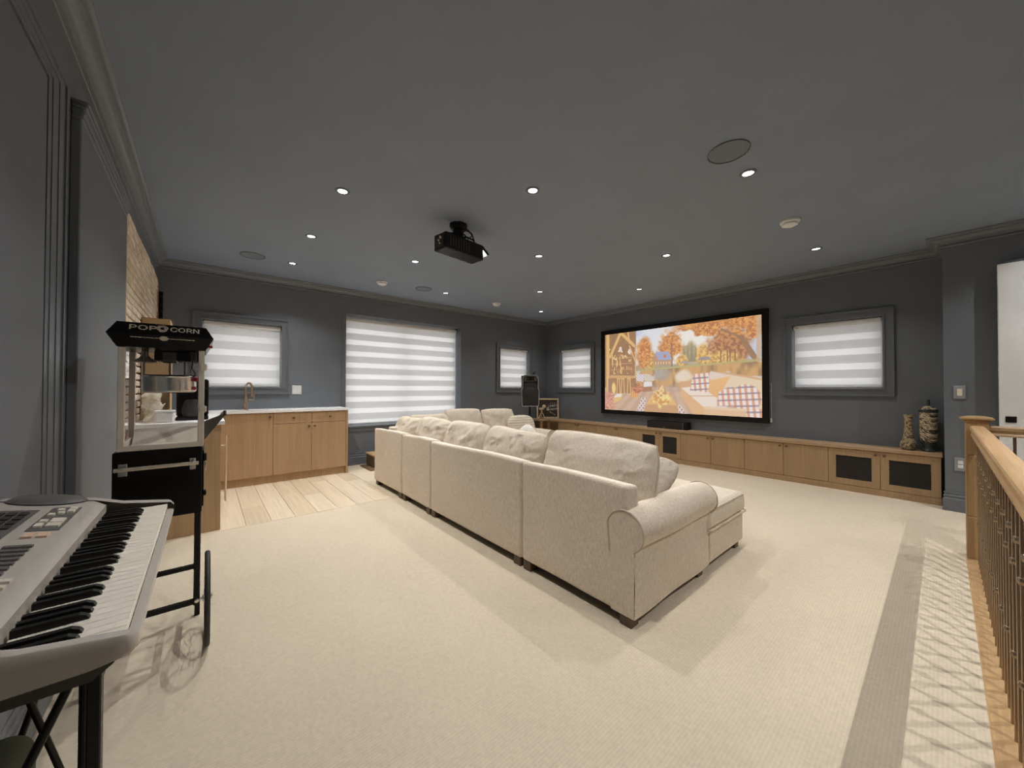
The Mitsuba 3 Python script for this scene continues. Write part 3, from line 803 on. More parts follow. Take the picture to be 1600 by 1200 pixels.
scr = trimesh.Trimesh(np.array([[XB - 0.03, i1, j0], [XB - 0.03, i0, j0], [XB - 0.03, i0, j1], [XB - 0.03, i1, j1]]), [[0, 1, 2], [0, 2, 3]])
key = part(t, 'screen_surface', scr, {'type': 'diffuse', 'reflectance': rgb(0.08, 0.08, 0.08)}, False, 'glowing picture of a lake, autumn trees and a patio with sofa and fire table', uv=np.array([[0, 0], [1, 0], [1, 1], [0, 1.0]]))
scene[key]['emitter'] = {'type': 'area', 'radiance': proc(screen_picture)}
t = thing('pull_chain', 'thin white bead cord hanging on the wall at the right edge of the screen', 'cord')
part(t, 'cord', tube([(XB - 0.012, 1.555, 1.30), (XB - 0.012, 1.556, 1.0), (XB - 0.012, 1.555, 0.80)], 0.003, 6), 'bead_white', True)
part(t, 'weight', rbox(XB - 0.026, XB - 0.004, 1.545, 1.568, 0.74, 0.80, 0.006), 'bead_white', 30)


# ================================================================== media cabinets along the screen wall
XF = 5.858
MZ0, MZ1, MT = 0.075, 0.482, 0.545


def knob(parent, x, y, z, axis, r=0.013, bsdf='knob_bronze'):
    return part(parent, 'knob', lathe([(0, 0), (r * 0.45, 0), (r * 0.45, 0.012), (r, 0.016), (r, 0.024), (r * 0.7, 0.028), (0, 0.029)], 14, (x, y, z), axis), bsdf, 30)


def media_unit(ya, yb, kind, label):
    """Cabinet from y=ya (left in the picture, larger) to yb."""
    t = thing('media_cabinet', label, 'cabinet')
    body = cat(box(XF + 0.02, XB - 0.002, yb + 0.001, yb + 0.019, MZ0, MZ1 + 0.018), box(XF + 0.02, XB - 0.002, ya - 0.019, ya - 0.001, MZ0, MZ1 + 0.018),
               box(XB - 0.012, XB - 0.002, yb, ya, MZ0, MZ1), box(XF + 0.02, XB - 0.002, yb + 0.001, ya - 0.001, MZ0 - 0.002, MZ0 + 0.016), box(XF + 0.02, XB - 0.002, yb + 0.001, ya - 0.001, MZ1, MZ1 + 0.018))
    part(t, 'carcass', body, 'cabinet_oak', False)
    part(t, 'plinth', box(XF + 0.002, XF + 0.02, yb + 0.0005, ya - 0.0005, 0.0, MZ0 - 0.002), 'cabinet_oak', False)
    edges = [(ya, (ya + yb) / 2), ((ya + yb) / 2, yb)] if kind != 'flap' else [(ya, yb)]
    for k, (p, q) in enumerate(edges):
        if kind == 'mesh':
            w = 0.068
            dk = part(t, 'door', cat(ring_frame('x', XF, XF + 0.019, (q + 0.002, p - 0.002, MZ0 + 0.002, MZ1 + 0.014), (q + w, p - w, MZ0 + w, MZ1 - w + 0.006)),
                                     ring_frame('x', XF + 0.006, XF + 0.012, (q + w - 0.004, p - w + 0.004, MZ0 + w - 0.004, MZ1 - w + 0.010), (q + w + 0.003, p - w - 0.003, MZ0 + w + 0.003, MZ1 - w + 0.003))), 'cabinet_oak', False)
            part(dk, 'mesh_panel', box(XF + 0.010, XF + 0.014, q + w - 0.003, p - w + 0.003, MZ0 + w - 0.003, MZ1 - w + 0.009), 'dark_grille', False, 'dark speaker cloth panel')
        else:
            dk = part(t, 'door', rbox(XF, XF + 0.019, q + 0.002, p - 0.002, MZ0 + 0.002, MZ1 + 0.014, 0.002), 'cabinet_oak', False)
        if kind == 'flap':
            for s in (-0.022, 0.022):
                knob(dk, XF, (p + q) / 2 + s, MZ1 - 0.02, (-1, 0, 0))
        else:
            knob(dk, XF, q + 0.036 if k == 0 else p - 0.036, MZ1 - 0.020, (-1, 0, 0))
    return t


media_unit(5.333, 4.382, 'doors', 'low oak media cabinet with two plain doors, furthest left of the closed ones')
media_unit(4.382, 3.467, 'flap', 'low oak media cabinet with one wide flap door left of the mesh doors')
media_unit(3.467, 2.724, 'mesh', 'low oak media cabinet with two mesh doors under the black centre speaker')
media_unit(2.724, 1.821, 'doors', 'low oak media cabinet with two plain doors right of the centre speaker')
media_unit(1.821, 0.911, 'doors', 'low oak media cabinet with two plain doors below the right end of the screen')
media_unit(0.911, 0.012, 'mesh', 'low oak media cabinet with two mesh doors below the vases')
t = thing('media_cabinet', 'open low oak media shelf in the room corner behind the sofa arm', 'cabinet')
part(t, 'carcass', cat(box(XF + 0.002, XB - 0.002, 5.335, 5.39, MZ0, MZ1 + 0.018), box(XF + 0.002, XB - 0.002, 5.98, 6.0, MZ0, MZ1 + 0.018), box(XF + 0.002, XF + 0.03, 5.655, 5.72, MZ0, MZ1 + 0.018),
                       box(XF + 0.002, XB - 0.002, 5.335, 6.0, MZ0 - 0.002, MZ0 + 0.02), box(XB - 0.012, XB - 0.002, 5.335, 6.0, MZ0, MZ1), box(XF + 0.002, XB - 0.002, 5.335, 6.0, MZ1, MZ1 + 0.018)), 'cabinet_oak', False)
part(t, 'plinth', box(XF + 0.004, XF + 0.02, 5.335, 6.0, 0, MZ0 - 0.002), 'cabinet_oak', False)
t = thing('oak_worktop', 'long continuous oak top along the whole row of media cabinets', 'worktop')
part(t, 'slab', rbox(XF - 0.018, XB - 0.001, 0.0, 6.0, MZ1 + 0.019, MT, 0.006), 'cabinet_oak_top', False)
part(t, 'corner_slab', rbox(5.58, XF - 0.0185, 5.62, 6.0, MZ1 + 0.019, MT, 0.006), 'cabinet_oak_top', False)
part(t, 'bracket', cat(box(5.60, 5.64, 5.64, 5.68, 0, MZ1 + 0.019), box(5.60, 5.64, 5.95, 5.99, 0, MZ1 + 0.019)), 'cabinet_oak', False)

# centre speaker
t = thing('centre_speaker', 'long black centre speaker on the oak top below the screen', 'speaker')
part(t, 'cabinet', rbox(5.925, 6.08, 2.66, 3.345, MT, MT + 0.118, 0.004), 'black_plastic', 30)
part(t, 'grille', rbox(5.915, 5.925, 2.725, 3.34, MT + 0.006, MT + 0.112, 0.003), 'dark_grille', 30)
part(t, 'trim_bar', rbox(5.914, 5.926, 2.712, 2.722, MT + 0.002, MT + 0.116, 0.001), 'steel_dark', 30)
part(t, 'badge', rbox(5.912, 5.916, 3.02, 3.05, MT + 0.012, MT + 0.020, 0.001), 'tan_print', False)

# urn and bottle
t = thing('urn', 'tall dark lidded urn banded in patterned weave on the end of the media cabinets', 'vase')
ux, uy = 5.965, 0.098
S = 1.0
part(t, 'body', lathe([(0, 0.10), (0.052, 0.10), (0.060, 0.115), (0.065, 0.15), (0.066, 0.23), (0.063, 0.25), (0.066, 0.27), (0.066, 0.40), (0.062, 0.42), (0, 0.42)], 36, (ux, uy, MT)), 'basket_weave', 40)
part(t, 'foot', lathe([(0, 0), (0.055, 0), (0.058, 0.012), (0.045, 0.03), (0.040, 0.05), (0.055, 0.085), (0.060, 0.10), (0, 0.10)], 32, (ux, uy, MT)), 'urn_dark', 40)
part(t, 'rim', lathe([(0, 0.42), (0.066, 0.42), (0.071, 0.428), (0.071, 0.445), (0.066, 0.452), (0, 0.452)], 32, (ux, uy, MT)), 'urn_dark', 40)
lid = part(t, 'lid', lathe([(0, 0.452), (0.066, 0.452), (0.058, 0.468), (0.040, 0.482), (0.015, 0.490), (0, 0.490)], 32, (ux, uy, MT)), 'basket_weave', 40)
part(lid, 'finial', lathe([(0, 0.488), (0.018, 0.490), (0.010, 0.500), (0.013, 0.520), (0.010, 0.545), (0.014, 0.555), (0, 0.558)], 16, (ux, uy, MT)), 'urn_dark', 40)
solo('bottle_vase', lathe([(0, 0), (0.048, 0), (0.060, 0.012), (0.068, 0.045), (0.062, 0.085), (0.046, 0.12), (0.036, 0.18), (0.032, 0.27), (0.032, 0.35), (0.038, 0.385), (0.036, 0.392), (0.030, 0.388), (0, 0.384)], 32, (5.95, 0.246, MT)),
     'bottle_vase_mat' if False else 'bottle_weave', 'slim woven tan bottle vase standing left of the lidded urn', 'vase', None, 40)

# chalkboard sign and wooden tripod ornament at the corner
t = thing('chalkboard_sign', 'small framed chalkboard reading Cinema Popcorn on the cabinet top in the room corner', 'sign')
SG = trimesh.transformations.concatenate_matrices(trimesh.transformations.translation_matrix([5.86, 5.70, MT + 0.002]), rotm(-38, [0, 0, 1]), rotm(-6, [1, 0, 0]))


def sgn(m):
    m = m.copy()
    m.apply_transform(SG)
    return m


part(t, 'frame', sgn(ring_frame('y', -0.012, 0.012, (-0.25, 0.25, 0.0, 0.45), (-0.215, 0.215, 0.035, 0.415))), 'pale_wood', False)
part(t, 'board', sgn(box(-0.217, 0.217, -0.002, 0.006, 0.033, 0.417)), 'chalk_black', False)
tx = []
for s, h, x0, z0, an in (('Cinema', 0.050, 0.0, 0.245, 8), ('&', 0.075, -0.035, 0.175, 0), ('Popcorn', 0.046, 0.02, 0.175, 8)):
    m = meshkit.text_mesh(s, h, 0.002, bold=False)
    m.apply_transform(rotm(an, [0, 0, 1]))
    m.apply_transform(rotm(90, [1, 0, 0]))
    m.apply_translation((x0, -0.0022, z0))
    tx.append(m)
part(t, 'lettering', sgn(cat(*tx)), 'chalk_white', False)
part(t, 'chalk_drawing', sgn(cat(*[tube([(0.02 + 0.03 * k, -0.003, 0.14 - 0.018 * k), (0.06 + 0.03 * k, -0.003, 0.15 - 0.018 * k), (0.075 + 0.03 * k, -0.003, 0.125 - 0.02 * k)], 0.003, 5) for k in range(4)],
                                 *[box(0.06 + 0.045 * k, 0.075 + 0.045 * k, -0.004, -0.002, 0.33, 0.345) for k in range(3)])), 'chalk_white', True)
t = thing('tripod_ornament', 'small pale wooden tripod ornament in front of the chalkboard sign', 'ornament')
bx, by, bz = 5.665, 5.70, MT
part(t, 'head', cat(rbox(bx - 0.055, bx + 0.045, by - 0.045, by + 0.045, bz + 0.20, bz + 0.25, 0.012), lathe([(0, 0), (0.04, 0), (0.045, 0.03), (0.03, 0.06), (0, 0.065)], 18, (bx + 0.035, by - 0.04, bz + 0.25)),
                    cyl((bx, by, bz + 0.15), (bx, by, bz + 0.21), 0.018)), 'pale_wood', 30)
for a in (210, 330, 90):
    c, s = math.cos(math.radians(a - 38)), math.sin(math.radians(a - 38))
    part(t, 'leg', tube([(bx, by, bz + 0.17), (bx + 0.085 * c, by + 0.085 * s, bz + 0.003)], 0.009, 8), 'pale_wood', True)

# ================================================================== loudspeaker on stand in the far corner
LX, LY = 4.84, 5.20
t = thing('speaker_stand', 'black pole stand carrying the loudspeaker behind the sofa', 'stand')
part(t, 'pole', cyl((LX, LY, 0.10), (LX, LY, 0.872), 0.018, 14), 'black_plastic', 30)
part(t, 'collar', lathe([(0, 0), (0.03, 0), (0.034, 0.01), (0.034, 0.06), (0.028, 0.07), (0, 0.07)], 18, (LX, LY, 0.62)), 'black_plastic', 30)
for a in (30, 150, 270):
    c, s = math.cos(math.radians(a)), math.sin(math.radians(a))
    part(t, 'leg', tube([(LX + 0.03 * c, LY + 0.03 * s, 0.55), (LX + 0.36 * c, LY + 0.36 * s, 0.012)], 0.012, 8), 'black_plastic', True)
    part(t, 'brace', tube([(LX + 0.02 * c, LY + 0.02 * s, 0.16), (LX + 0.22 * c, LY + 0.22 * s, 0.245)], 0.007, 6), 'black_plastic', True)
t = thing('loudspeaker', 'black portable loudspeaker with grey edge trim, on its stand in front of the corner window', 'loudspeaker')
LS = trimesh.transformations.concatenate_matrices(trimesh.transformations.translation_matrix([LX, LY, 0.8735]), rotm(-37, [0, 0, 1]))


def ls(m):
    m = m.copy()
    m.apply_transform(LS)
    return m


def spk_outline(g):
    pts = [(-0.165, 0.03), (-0.155, 0.0), (0.155, 0.0), (0.165, 0.03), (0.172, 0.30), (0.150, 0.37), (0.152, 0.52), (0.135, 0.585), (0.11, 0.60), (-0.11, 0.60), (-0.135, 0.585), (-0.152, 0.52), (-0.150, 0.37), (-0.172, 0.30)]
    return sg.Polygon(pts).buffer(0.02).buffer(g - 0.02)


def frust(p0, y0, p1, y1):
    a = np.array(p0.exterior.coords)[:, :2]
    b = np.array(p1.exterior.coords)[:, :2]
    pts = np.vstack([np.c_[a[:, 0], np.full(len(a), y0), a[:, 1]], np.c_[b[:, 0], np.full(len(b), y1), b[:, 1]]])
    return trimesh.convex.convex_hull(pts)


part(t, 'housing', ls(cat(prism(spk_outline(0.0), 'y', -0.12, 0.03), frust(sg.box(-0.16, 0.01, 0.16, 0.59), 0.03, sg.box(-0.10, 0.03, 0.10, 0.57), 0.17))), 'black_plastic', 30)
part(t, 'edge_trim', ls(prism(spk_outline(0.004).difference(spk_outline(-0.012)), 'y', -0.132, -0.112)), 'grey_plate', 30, 'light grey edge trim')
part(t, 'woofer_grille', ls(cat(prism(sg.Polygon([(-0.145, 0.03), (0.145, 0.03), (0.152, 0.30), (0.133, 0.36), (0.128, 0.42), (0.08, 0.455), (-0.08, 0.455), (-0.128, 0.42), (-0.133, 0.36), (-0.152, 0.30)]), 'y', -0.135, -0.12),
                                lathe([(0, 0.035), (0.07, 0.028), (0.12, 0.010), (0.135, 0.0), (0, 0.0)], 28, (0, -0.134, 0.24), (0, -1, 0)))), 'rubber', 30)
part(t, 'horn', ls(cat(prism(sg.box(-0.12, 0.475, 0.12, 0.58).difference(sg.box(-0.09, 0.49, 0.09, 0.565)), 'y', -0.135, -0.12), *[tube([(s * 0.085, -0.136, 0.50), (s * 0.072, -0.136, 0.53), (s * 0.085, -0.136, 0.56)], 0.004, 6) for s in (-1, 1)],
                       *[tube([(s * 0.05, -0.136, 0.51), (s * 0.043, -0.136, 0.53), (s * 0.05, -0.136, 0.55)], 0.003, 6) for s in (-1, 1)])), 'steel_dark', 30)
part(t, 'handle', ls(cat(rbox(0.05, 0.11, 0.0, 0.03, 0.60, 0.625, 0.006), tube([(0.07, 0.02, 0.615), (0.085, 0.02, 0.655), (0.115, 0.02, 0.665)], 0.012, 8))), 'black_plastic', 30)

# ================================================================== kitchen
KF = 5.513          # door plane of the run under the window
CT0, CT1 = 0.900, 0.930


def kitchen_unit(xa, xb, kind, label):
    t = thing('kitchen_cabinet', label, 'cabinet')
    part(t, 'carcass', cat(box(xa + 0.001, xa + 0.019, KF + 0.02, YA - 0.002, 0.10, CT0), box(xb - 0.019, xb - 0.001, KF + 0.02, YA - 0.002, 0.10, CT0), box(xa + 0.001, xb - 0.001, KF + 0.02, YA - 0.002, 0.10, 0.118),
                           box(xa + 0.001, xb - 0.001, YA - 0.02, YA - 0.004, 0.10, CT0)), 'cabinet_oak', False)
    part(t, 'plinth', box(xa, xb, KF + 0.045, KF + 0.062, 0.0, 0.10), 'cabinet_oak', False)
    if kind == 'single':
        dk = part(t, 'door', rbox(xa + 0.0015, xb - 0.0015, KF, KF + 0.019, 0.103, CT0 - 0.006, 0.002), 'cabinet_oak', False)
        knob(dk, xb - 0.036, KF, 0.845, (0, -1, 0), 0.014)
    else:
        xm = (xa + xb) / 2
        for p, q, kx in ((xa, xm, xm - 0.034), (xm, xb, xm + 0.034)):
            dk = part(t, 'door', rbox(p + 0.0015, q - 0.0015, KF, KF + 0.019, 0.103, 0.748, 0.002), 'cabinet_oak', False)
            knob(dk, kx, KF, 0.705, (0, -1, 0), 0.014)
            rk = part(t, 'drawer', rbox(p + 0.0015, q - 0.0015, KF, KF + 0.019, 0.752, CT0 - 0.006, 0.002), 'cabinet_oak', False)
            knob(rk, (p + q) / 2 + 0.005, KF, 0.823, (0, -1, 0), 0.014)
    return t


kitchen_unit(0.14, 0.662, 'single', 'oak base cabinet with one full-height door under the sink')
t = kitchen_unit(0.662, 1.540, 'drawers', 'oak base cabinet with two drawers over two doors at the end of the kitchen run')
part(t, 'end_panel', rbox(1.541, 1.567, KF, YA - 0.002, 0.0, CT0, 0.002), 'cabinet_oak', False)
# left run: end panel and appliance front with a long bar handle
t = thing('kitchen_cabinet', 'oak cabinet with plain end panel and long bar handle, behind the popcorn cart', 'cabinet')
part(t, 'end_panel', rbox(XL + 0.002, 0.105, 4.0, 4.025, 0.0, CT0, 0.002), 'cabinet_oak', False)
part(t, 'carcass', cat(box(XL + 0.002, 0.06, 4.026, YA - 0.002, 0.10, 0.12), box(XL + 0.002, XL + 0.02, 4.026, YA - 0.002, 0.10, CT0), box(0.02, 0.06, 5.46, 5.55, 0.10, CT0)), 'cabinet_oak', False)
part(t, 'plinth', box(0.04, 0.058, 4.026, KF + 0.06, 0.0, 0.10), 'cabinet_oak', False)
dk = part(t, 'door', rbox(0.086, 0.105, 4.028, 4.63, 0.103, CT0 - 0.006, 0.002), 'cabinet_oak', False)
part(dk, 'bar_handle', cat(cyl((0.145, 4.20, 0.19), (0.145, 4.20, 0.785), 0.008, 14), cyl((0.104, 4.20, 0.285), (0.145, 4.20, 0.285), 0.006, 12), cyl((0.104, 4.20, 0.695), (0.145, 4.20, 0.695), 0.006, 12)), 'champagne', 30, 'long brushed bar handle')
part(t, 'door', rbox(0.086, 0.105, 4.634, KF - 0.002, 0.103, CT0 - 0.006, 0.002), 'cabinet_oak', False)
t = thing('kitchen_worktop', 'white quartz worktop running along both kitchen walls', 'worktop')
wt = sg.Polygon([(XL + 0.002, 3.97), (0.128, 3.97), (0.128, KF - 0.022), (1.585, KF - 0.022), (1.585, YA - 0.002), (XL + 0.002, YA - 0.002)])
SINK = sg.box(0.20, 5.56, 0.62, 5.80)
part(t, 'slab', prism(wt.difference(SINK.buffer(-0.005)), 'z', CT0 + 0.0005, CT1), 'quartz', False)
t = thing('kitchen_sink', 'steel undermount sink cut into the white worktop', 'sink')
part(t, 'basin', cat(box(0.20, 0.62, 5.56, 5.80, 0.70, 0.704), box(0.20, 0.204, 5.56, 5.80, 0.70, CT0), box(0.616, 0.62, 5.56, 5.80, 0.70, CT0), box(0.20, 0.62, 5.56, 5.564, 0.70, CT0), box(0.20, 0.62, 5.796, 5.80, 0.70, CT0)), 'alu', False)
part(t, 'drain', lathe([(0, 0.704), (0.04, 0.704), (0.04, 0.708), (0.03, 0.706), (0, 0.705)], 20, (0.41, 5.68, 0)), 'chrome', 30)
# faucet
t = thing('kitchen_faucet', 'bronze high-arc kitchen faucet with side lever behind the sink', 'faucet')
fx, fy = 0.400, 5.86
part(t, 'base', lathe([(0, 0), (0.027, 0), (0.027, 0.008), (0.021, 0.014), (0.019, 0.06), (0.023, 0.065), (0.023, 0.078), (0.019, 0.084), (0.019, 0.11), (0.024, 0.115), (0.024, 0.14), (0.017, 0.146), (0, 0.146)], 20, (fx, fy, CT1)), 'bronze', 30)
arc = [(fx, fy, CT1 + 0.14), (fx, fy, CT1 + 0.29)] + [(fx + 0.05 * (1 - math.cos(s)) * 0.55, fy - 0.06 * (1 - math.cos(s)), CT1 + 0.29 + 0.06 * math.sin(s)) for s in np.linspace(0.2, PI, 12)]
arc.append((arc[-1][0], arc[-1][1], CT1 + 0.25))
part(t, 'spout', tube(arc, 0.0125, 12), 'bronze', True)
part(t, 'spray_head', lathe([(0, 0), (0.014, 0), (0.017, 0.012), (0.016, 0.07), (0.012, 0.085), (0, 0.085)], 16, (arc[-1][0], arc[-1][1], CT1 + 0.175)), 'bronze', 30)
part(t, 'dock_arm', tube([(fx, fy, CT1 + 0.215), (fx + 0.03, fy - 0.05, CT1 + 0.222), (arc[-1][0], arc[-1][1], CT1 + 0.225)], 0.006, 8), 'bronze', True)
part(t, 'lever', cat(cyl((fx, fy, CT1 + 0.128), (fx + 0.085, fy, CT1 + 0.128), 0.008, 12), tube([(fx + 0.08, fy, CT1 + 0.128), (fx + 0.088, fy, CT1 + 0.16), (fx + 0.093, fy, CT1 + 0.21)], 0.006, 8)), 'bronze', 30)
# outlet on the window wall
t = thing('wall_plate', 'white double switch plate on the wall right of the kitchen window', 'switch')
part(t, 'plate', rbox(0.942, 1.062, YA - 0.008, YA, 1.125, 1.252, 0.004), 'white_plastic', 30)
for xx in (0.972, 1.032):
    part(t, 'rocker', rbox(xx - 0.018, xx + 0.018, YA - 0.012, YA - 0.006, 1.15, 1.226, 0.003), 'white_plastic', 30)
# brick panel above the left counter
BY0, BY1, BZ0, BZ1 = 3.70, 5.86, CT1 + 0.002, 2.50
t = thing('brick_panel', 'pale brick veneer panel edged in wood on the left wall above the counter', 'wall panel')
part(t, 'backing', box(XL + 0.001, XL + 0.010, BY0, BY1, BZ0 + 0.001, BZ1), 'mortar', False)
part(t, 'edge_board', rbox(XL + 0.001, XL + 0.032, BY0 - 0.016, BY0 - 0.0005, BZ0 + 0.001, BZ1 + 0.01, 0.002), 'pale_wood', False, 'wooden edge board')
part(t, 'edge_board', rbox(XL + 0.001, XL + 0.030, BY1 + 0.0005, BY1 + 0.06, BZ0 + 0.001, BZ1 - 0.02, 0.002), 'newel_oak', False, 'wooden edge board')
row, bh, bl = 0, 0.058, 0.225
z = BZ0 + 0.003
while z < BZ1 - 0.02:
    y = BY0 - (0.5 * bl if row % 2 else 0.0) + rng.uniform(-0.01, 0.01)
    while y < BY1:
        y0, y1 = max(y, BY0) + 0.005, min(y + bl, BY1) - 0.005
        if y1 - y0 > 0.025:
            pr_ = XL + 0.024 + rng.uniform(0, 0.006)
            part(t, 'brick', rbox(XL + 0.008, pr_, y0, y1, z + rng.uniform(0, 0.003), min(z + bh - 0.010, BZ1) - rng.uniform(0, 0.003), 0.004), f'brick_{rng.integers(3)}', False)
        y += bl
    z += bh
    row += 1
# things on the left counter behind the popcorn machine
t = thing('cardboard_box', 'brown cardboard box on the counter, its top showing above the popcorn machine', 'box')
part(t, 'body', rbox(XL + 0.03, XL + 0.215, 4.50, 4.80, CT1, 1.83, 0.004), 'cardboard', False)
part(t, 'flap', rbox(XL + 0.03, XL + 0.215, 4.50, 4.66, 1.830, 1.833, 0.001), 'cardboard', False)
t = thing('coffee_maker', 'dark coffee maker on the left counter seen through the popcorn case', 'appliance')
part(t, 'body', cat(rbox(-0.20, 0.02, 4.25, 4.50, CT1, CT1 + 0.03, 0.008), rbox(-0.20, 0.02, 4.40, 4.50, CT1 + 0.03, CT1 + 0.33, 0.01), rbox(-0.20, 0.02, 4.25, 4.50, CT1 + 0.27, CT1 + 0.36, 0.012)), 'black_gloss', 30)
part(t, 'carafe', lathe([(0, 0), (0.065, 0), (0.075, 0.05), (0.06, 0.12), (0.045, 0.15), (0, 0.15)], 24, (-0.09, 4.325, CT1 + 0.031)), 'rubber', 40)
t = thing('paper_bag', 'crumpled white bag beside the coffee maker seen through the popcorn case', 'bag')
bagm = softbox(-0.395, -0.290, 4.20, 4.34, CT1, CT1 + 0.25, 0.03, 5, 0.0, 0.02)
bagm.vertices += (meshkit.fbm(bagm.vertices * 22, 3, 4)[:, None] - 0.5) * np.array([0.08, 0.08, 0.10])
bagm.vertices[:, 2] = np.maximum(bagm.vertices[:, 2], CT1)
part(t, 'body', bagm, 'popcorn_white', 40)
t = thing('storage_tub', 'small white tub on the left counter seen low through the popcorn case', 'tub')
part(t, 'tub', rbox(-0.315, -0.195, 4.06, 4.15, CT1, CT1 + 0.085, 0.012), 'white_plastic', 30)
part(t, 'lid', rbox(-0.320, -0.190, 4.055, 4.155, CT1 + 0.0855, CT1 + 0.100, 0.005), 'white_plastic', 30)
t = thing('wall_ornament', 'narrow black scrolled wall ornament in the corner past the brick panel', 'ornament')
part(t, 'scroll', tube([(XL + 0.045 + 0.012 * math.sin(s * 2.3), YA - 0.012, 1.95 + 0.40 * s / 12) for s in np.linspace(0, 12, 60)], 0.008, 6), 'black_plastic', True)
part(t, 'backplate', rbox(XL + 0.028, XL + 0.062, YA - 0.008, YA - 0.001, 1.94, 2.36, 0.003), 'black_plastic', False)

# ------------------------------------------------------------------ dark low chest at the window wall
t = thing('low_chest', 'low dark wooden chest on the floor by the window, left of the sofa', 'chest')
part(t, 'body', rbox(1.93, 2.75, 5.50, 5.82, 0.02, 0.19, 0.006), 'dark_wood', False)
part(t, 'lid', rbox(1.92, 2.76, 5.49, 5.83, 0.19, 0.215, 0.005), 'rail_oak', False)
part(t, 'strap', cat(rbox(1.98, 2.01, 5.494, 5.50, 0.02, 0.19, 0.001), rbox(2.66, 2.69, 5.494, 5.50, 0.02, 0.19, 0.001)), 'knob_bronze', False)
part(t, 'plinth', rbox(1.85, 2.80, 5.40, 5.86, 0.0, 0.02, 0.004), 'stair_brown', False)


# ================================================================== sectional sofa
SX0 = 1.645
t = thing('sectional_sofa', 'large beige U-shaped sectional sofa with rolled arms and a chaise end', 'sofa')
SOFA = t
mods = [(1.045, 1.848), (1.856, 3.156), (3.164, 3.818), (3.826, 4.665)]
for i, (a, b) in enumerate(mods):
    m = softbox(SX0, SX0 + 0.125, a, b, 0.055, 0.715, 0.022, 10 + i, 0.006)
    # the fabric sags a little along the top and the top slopes forward
    v = m.vertices
    topk = np.clip((v[:, 2] - 0.45) / 0.26, 0, 1)
    v[:, 2] += topk * 0.008 * np.sin((v[:, 1] - a) / (b - a) * PI * (1.5 if i == 1 else 1.0) + 0.4 * i)
    v[:, 2] -= topk * 0.18 * np.clip(v[:, 0] - SX0 - 0.03, 0, 1)
    m.vertices = v
    part(t, 'back', m, 'sofa_fabric', 45)
part(t, 'back', softbox(SX0 + 0.176, 4.02, 4.50, 4.665, 0.055, 0.715, 0.022, 20, 0.006), 'sofa_fabric', 45)
# seat bases (dark gap below) and seat cushions
part(t, 'seat_base', softbox(SX0 + 0.172, 2.50, 1.17, 1.852, 0.055, 0.275, 0.02, 21, 0.003), 'sofa_fabric', 45)
part(t, 'seat_base', softbox(SX0 + 0.172, 2.52, 1.860, 3.156, 0.055, 0.275, 0.02, 22, 0.003), 'sofa_fabric', 45)
part(t, 'seat_base', softbox(SX0 + 0.172, 2.52, 3.164, 4.49, 0.055, 0.275, 0.02, 23, 0.003), 'sofa_fabric', 45)
part(t, 'seat_base', softbox(2.53, 3.86, 3.73, 4.49, 0.055, 0.275, 0.02, 24, 0.003), 'sofa_fabric', 45)
for q in ((SX0 + 0.175, 2.54, 1.862, 2.50), (SX0 + 0.175, 2.54, 2.51, 3.15), (SX0 + 0.175, 2.54, 3.165, 4.49), (2.55, 3.20, 3.70, 4.49), (3.21, 3.855, 3.70, 4.49)):
    part(t, 'seat_cushion', softbox(*q, 0.277, 0.455, 0.045, int(q[0] * 100 + q[2] * 10), 0.012), 'sofa_fabric', 45)
# chaise end
CXE = 3.185
part(t, 'chaise_base', softbox(2.555, CXE - 0.005, 1.0, 1.848, 0.055, 0.275, 0.018, 31, 0.003), 'sofa_fabric', 45)
ch = softbox(2.50, CXE + 0.012, 0.985, 1.855, 0.277, 0.425, 0.045, 32, 0.010)
ch.vertices[:, 2] += 0.02 * np.clip((ch.vertices[:, 2] - 0.36) / 0.06, 0, 1) * np.sin(np.clip((ch.vertices[:, 0] - 2.5) / 0.7, 0, 1) * PI) * np.sin(np.clip((ch.vertices[:, 1] - 0.985) / 0.87, 0, 1) * PI)
part(t, 'seat_cushion', ch, 'cushion_fabric', 45)
part(t, 'seat_cushion', softbox(SX0 + 0.175, 2.495, 1.18, 1.855, 0.277, 0.44, 0.045, 33, 0.010), 'cushion_fabric', 45)


def rect_loop(x0, x1, y0, y1, r, z, n=6):
    pts = []
    for cx, cy, a0 in ((x1 - r, y1 - r, 0), (x0 + r, y1 - r, 90), (x0 + r, y0 + r, 180), (x1 - r, y0 + r, 270)):
        for k in range(n + 1):
            a = math.radians(a0 + 90 * k / n)
            pts.append((cx + r * math.cos(a), cy + r * math.sin(a), z))
    out = []
    for i in range(len(pts)):
        p, q = np.array(pts[i]), np.array(pts[(i + 1) % len(pts)])
        k = max(1, int(np.linalg.norm(q - p) / 0.08))
        out += [tuple(p + (q - p) * s / k) for s in range(k)]
    return out


part(t, 'piping', tube(rect_loop(2.515, CXE + 0.006, 0.991, 1.849, 0.04, 0.410), 0.006, 8, True), 'piping_fabric', True)
part(t, 'piping', tube(rect_loop(2.515, CXE + 0.016, 0.981, 1.849, 0.03, 0.282), 0.006, 8, True), 'piping_fabric', True)


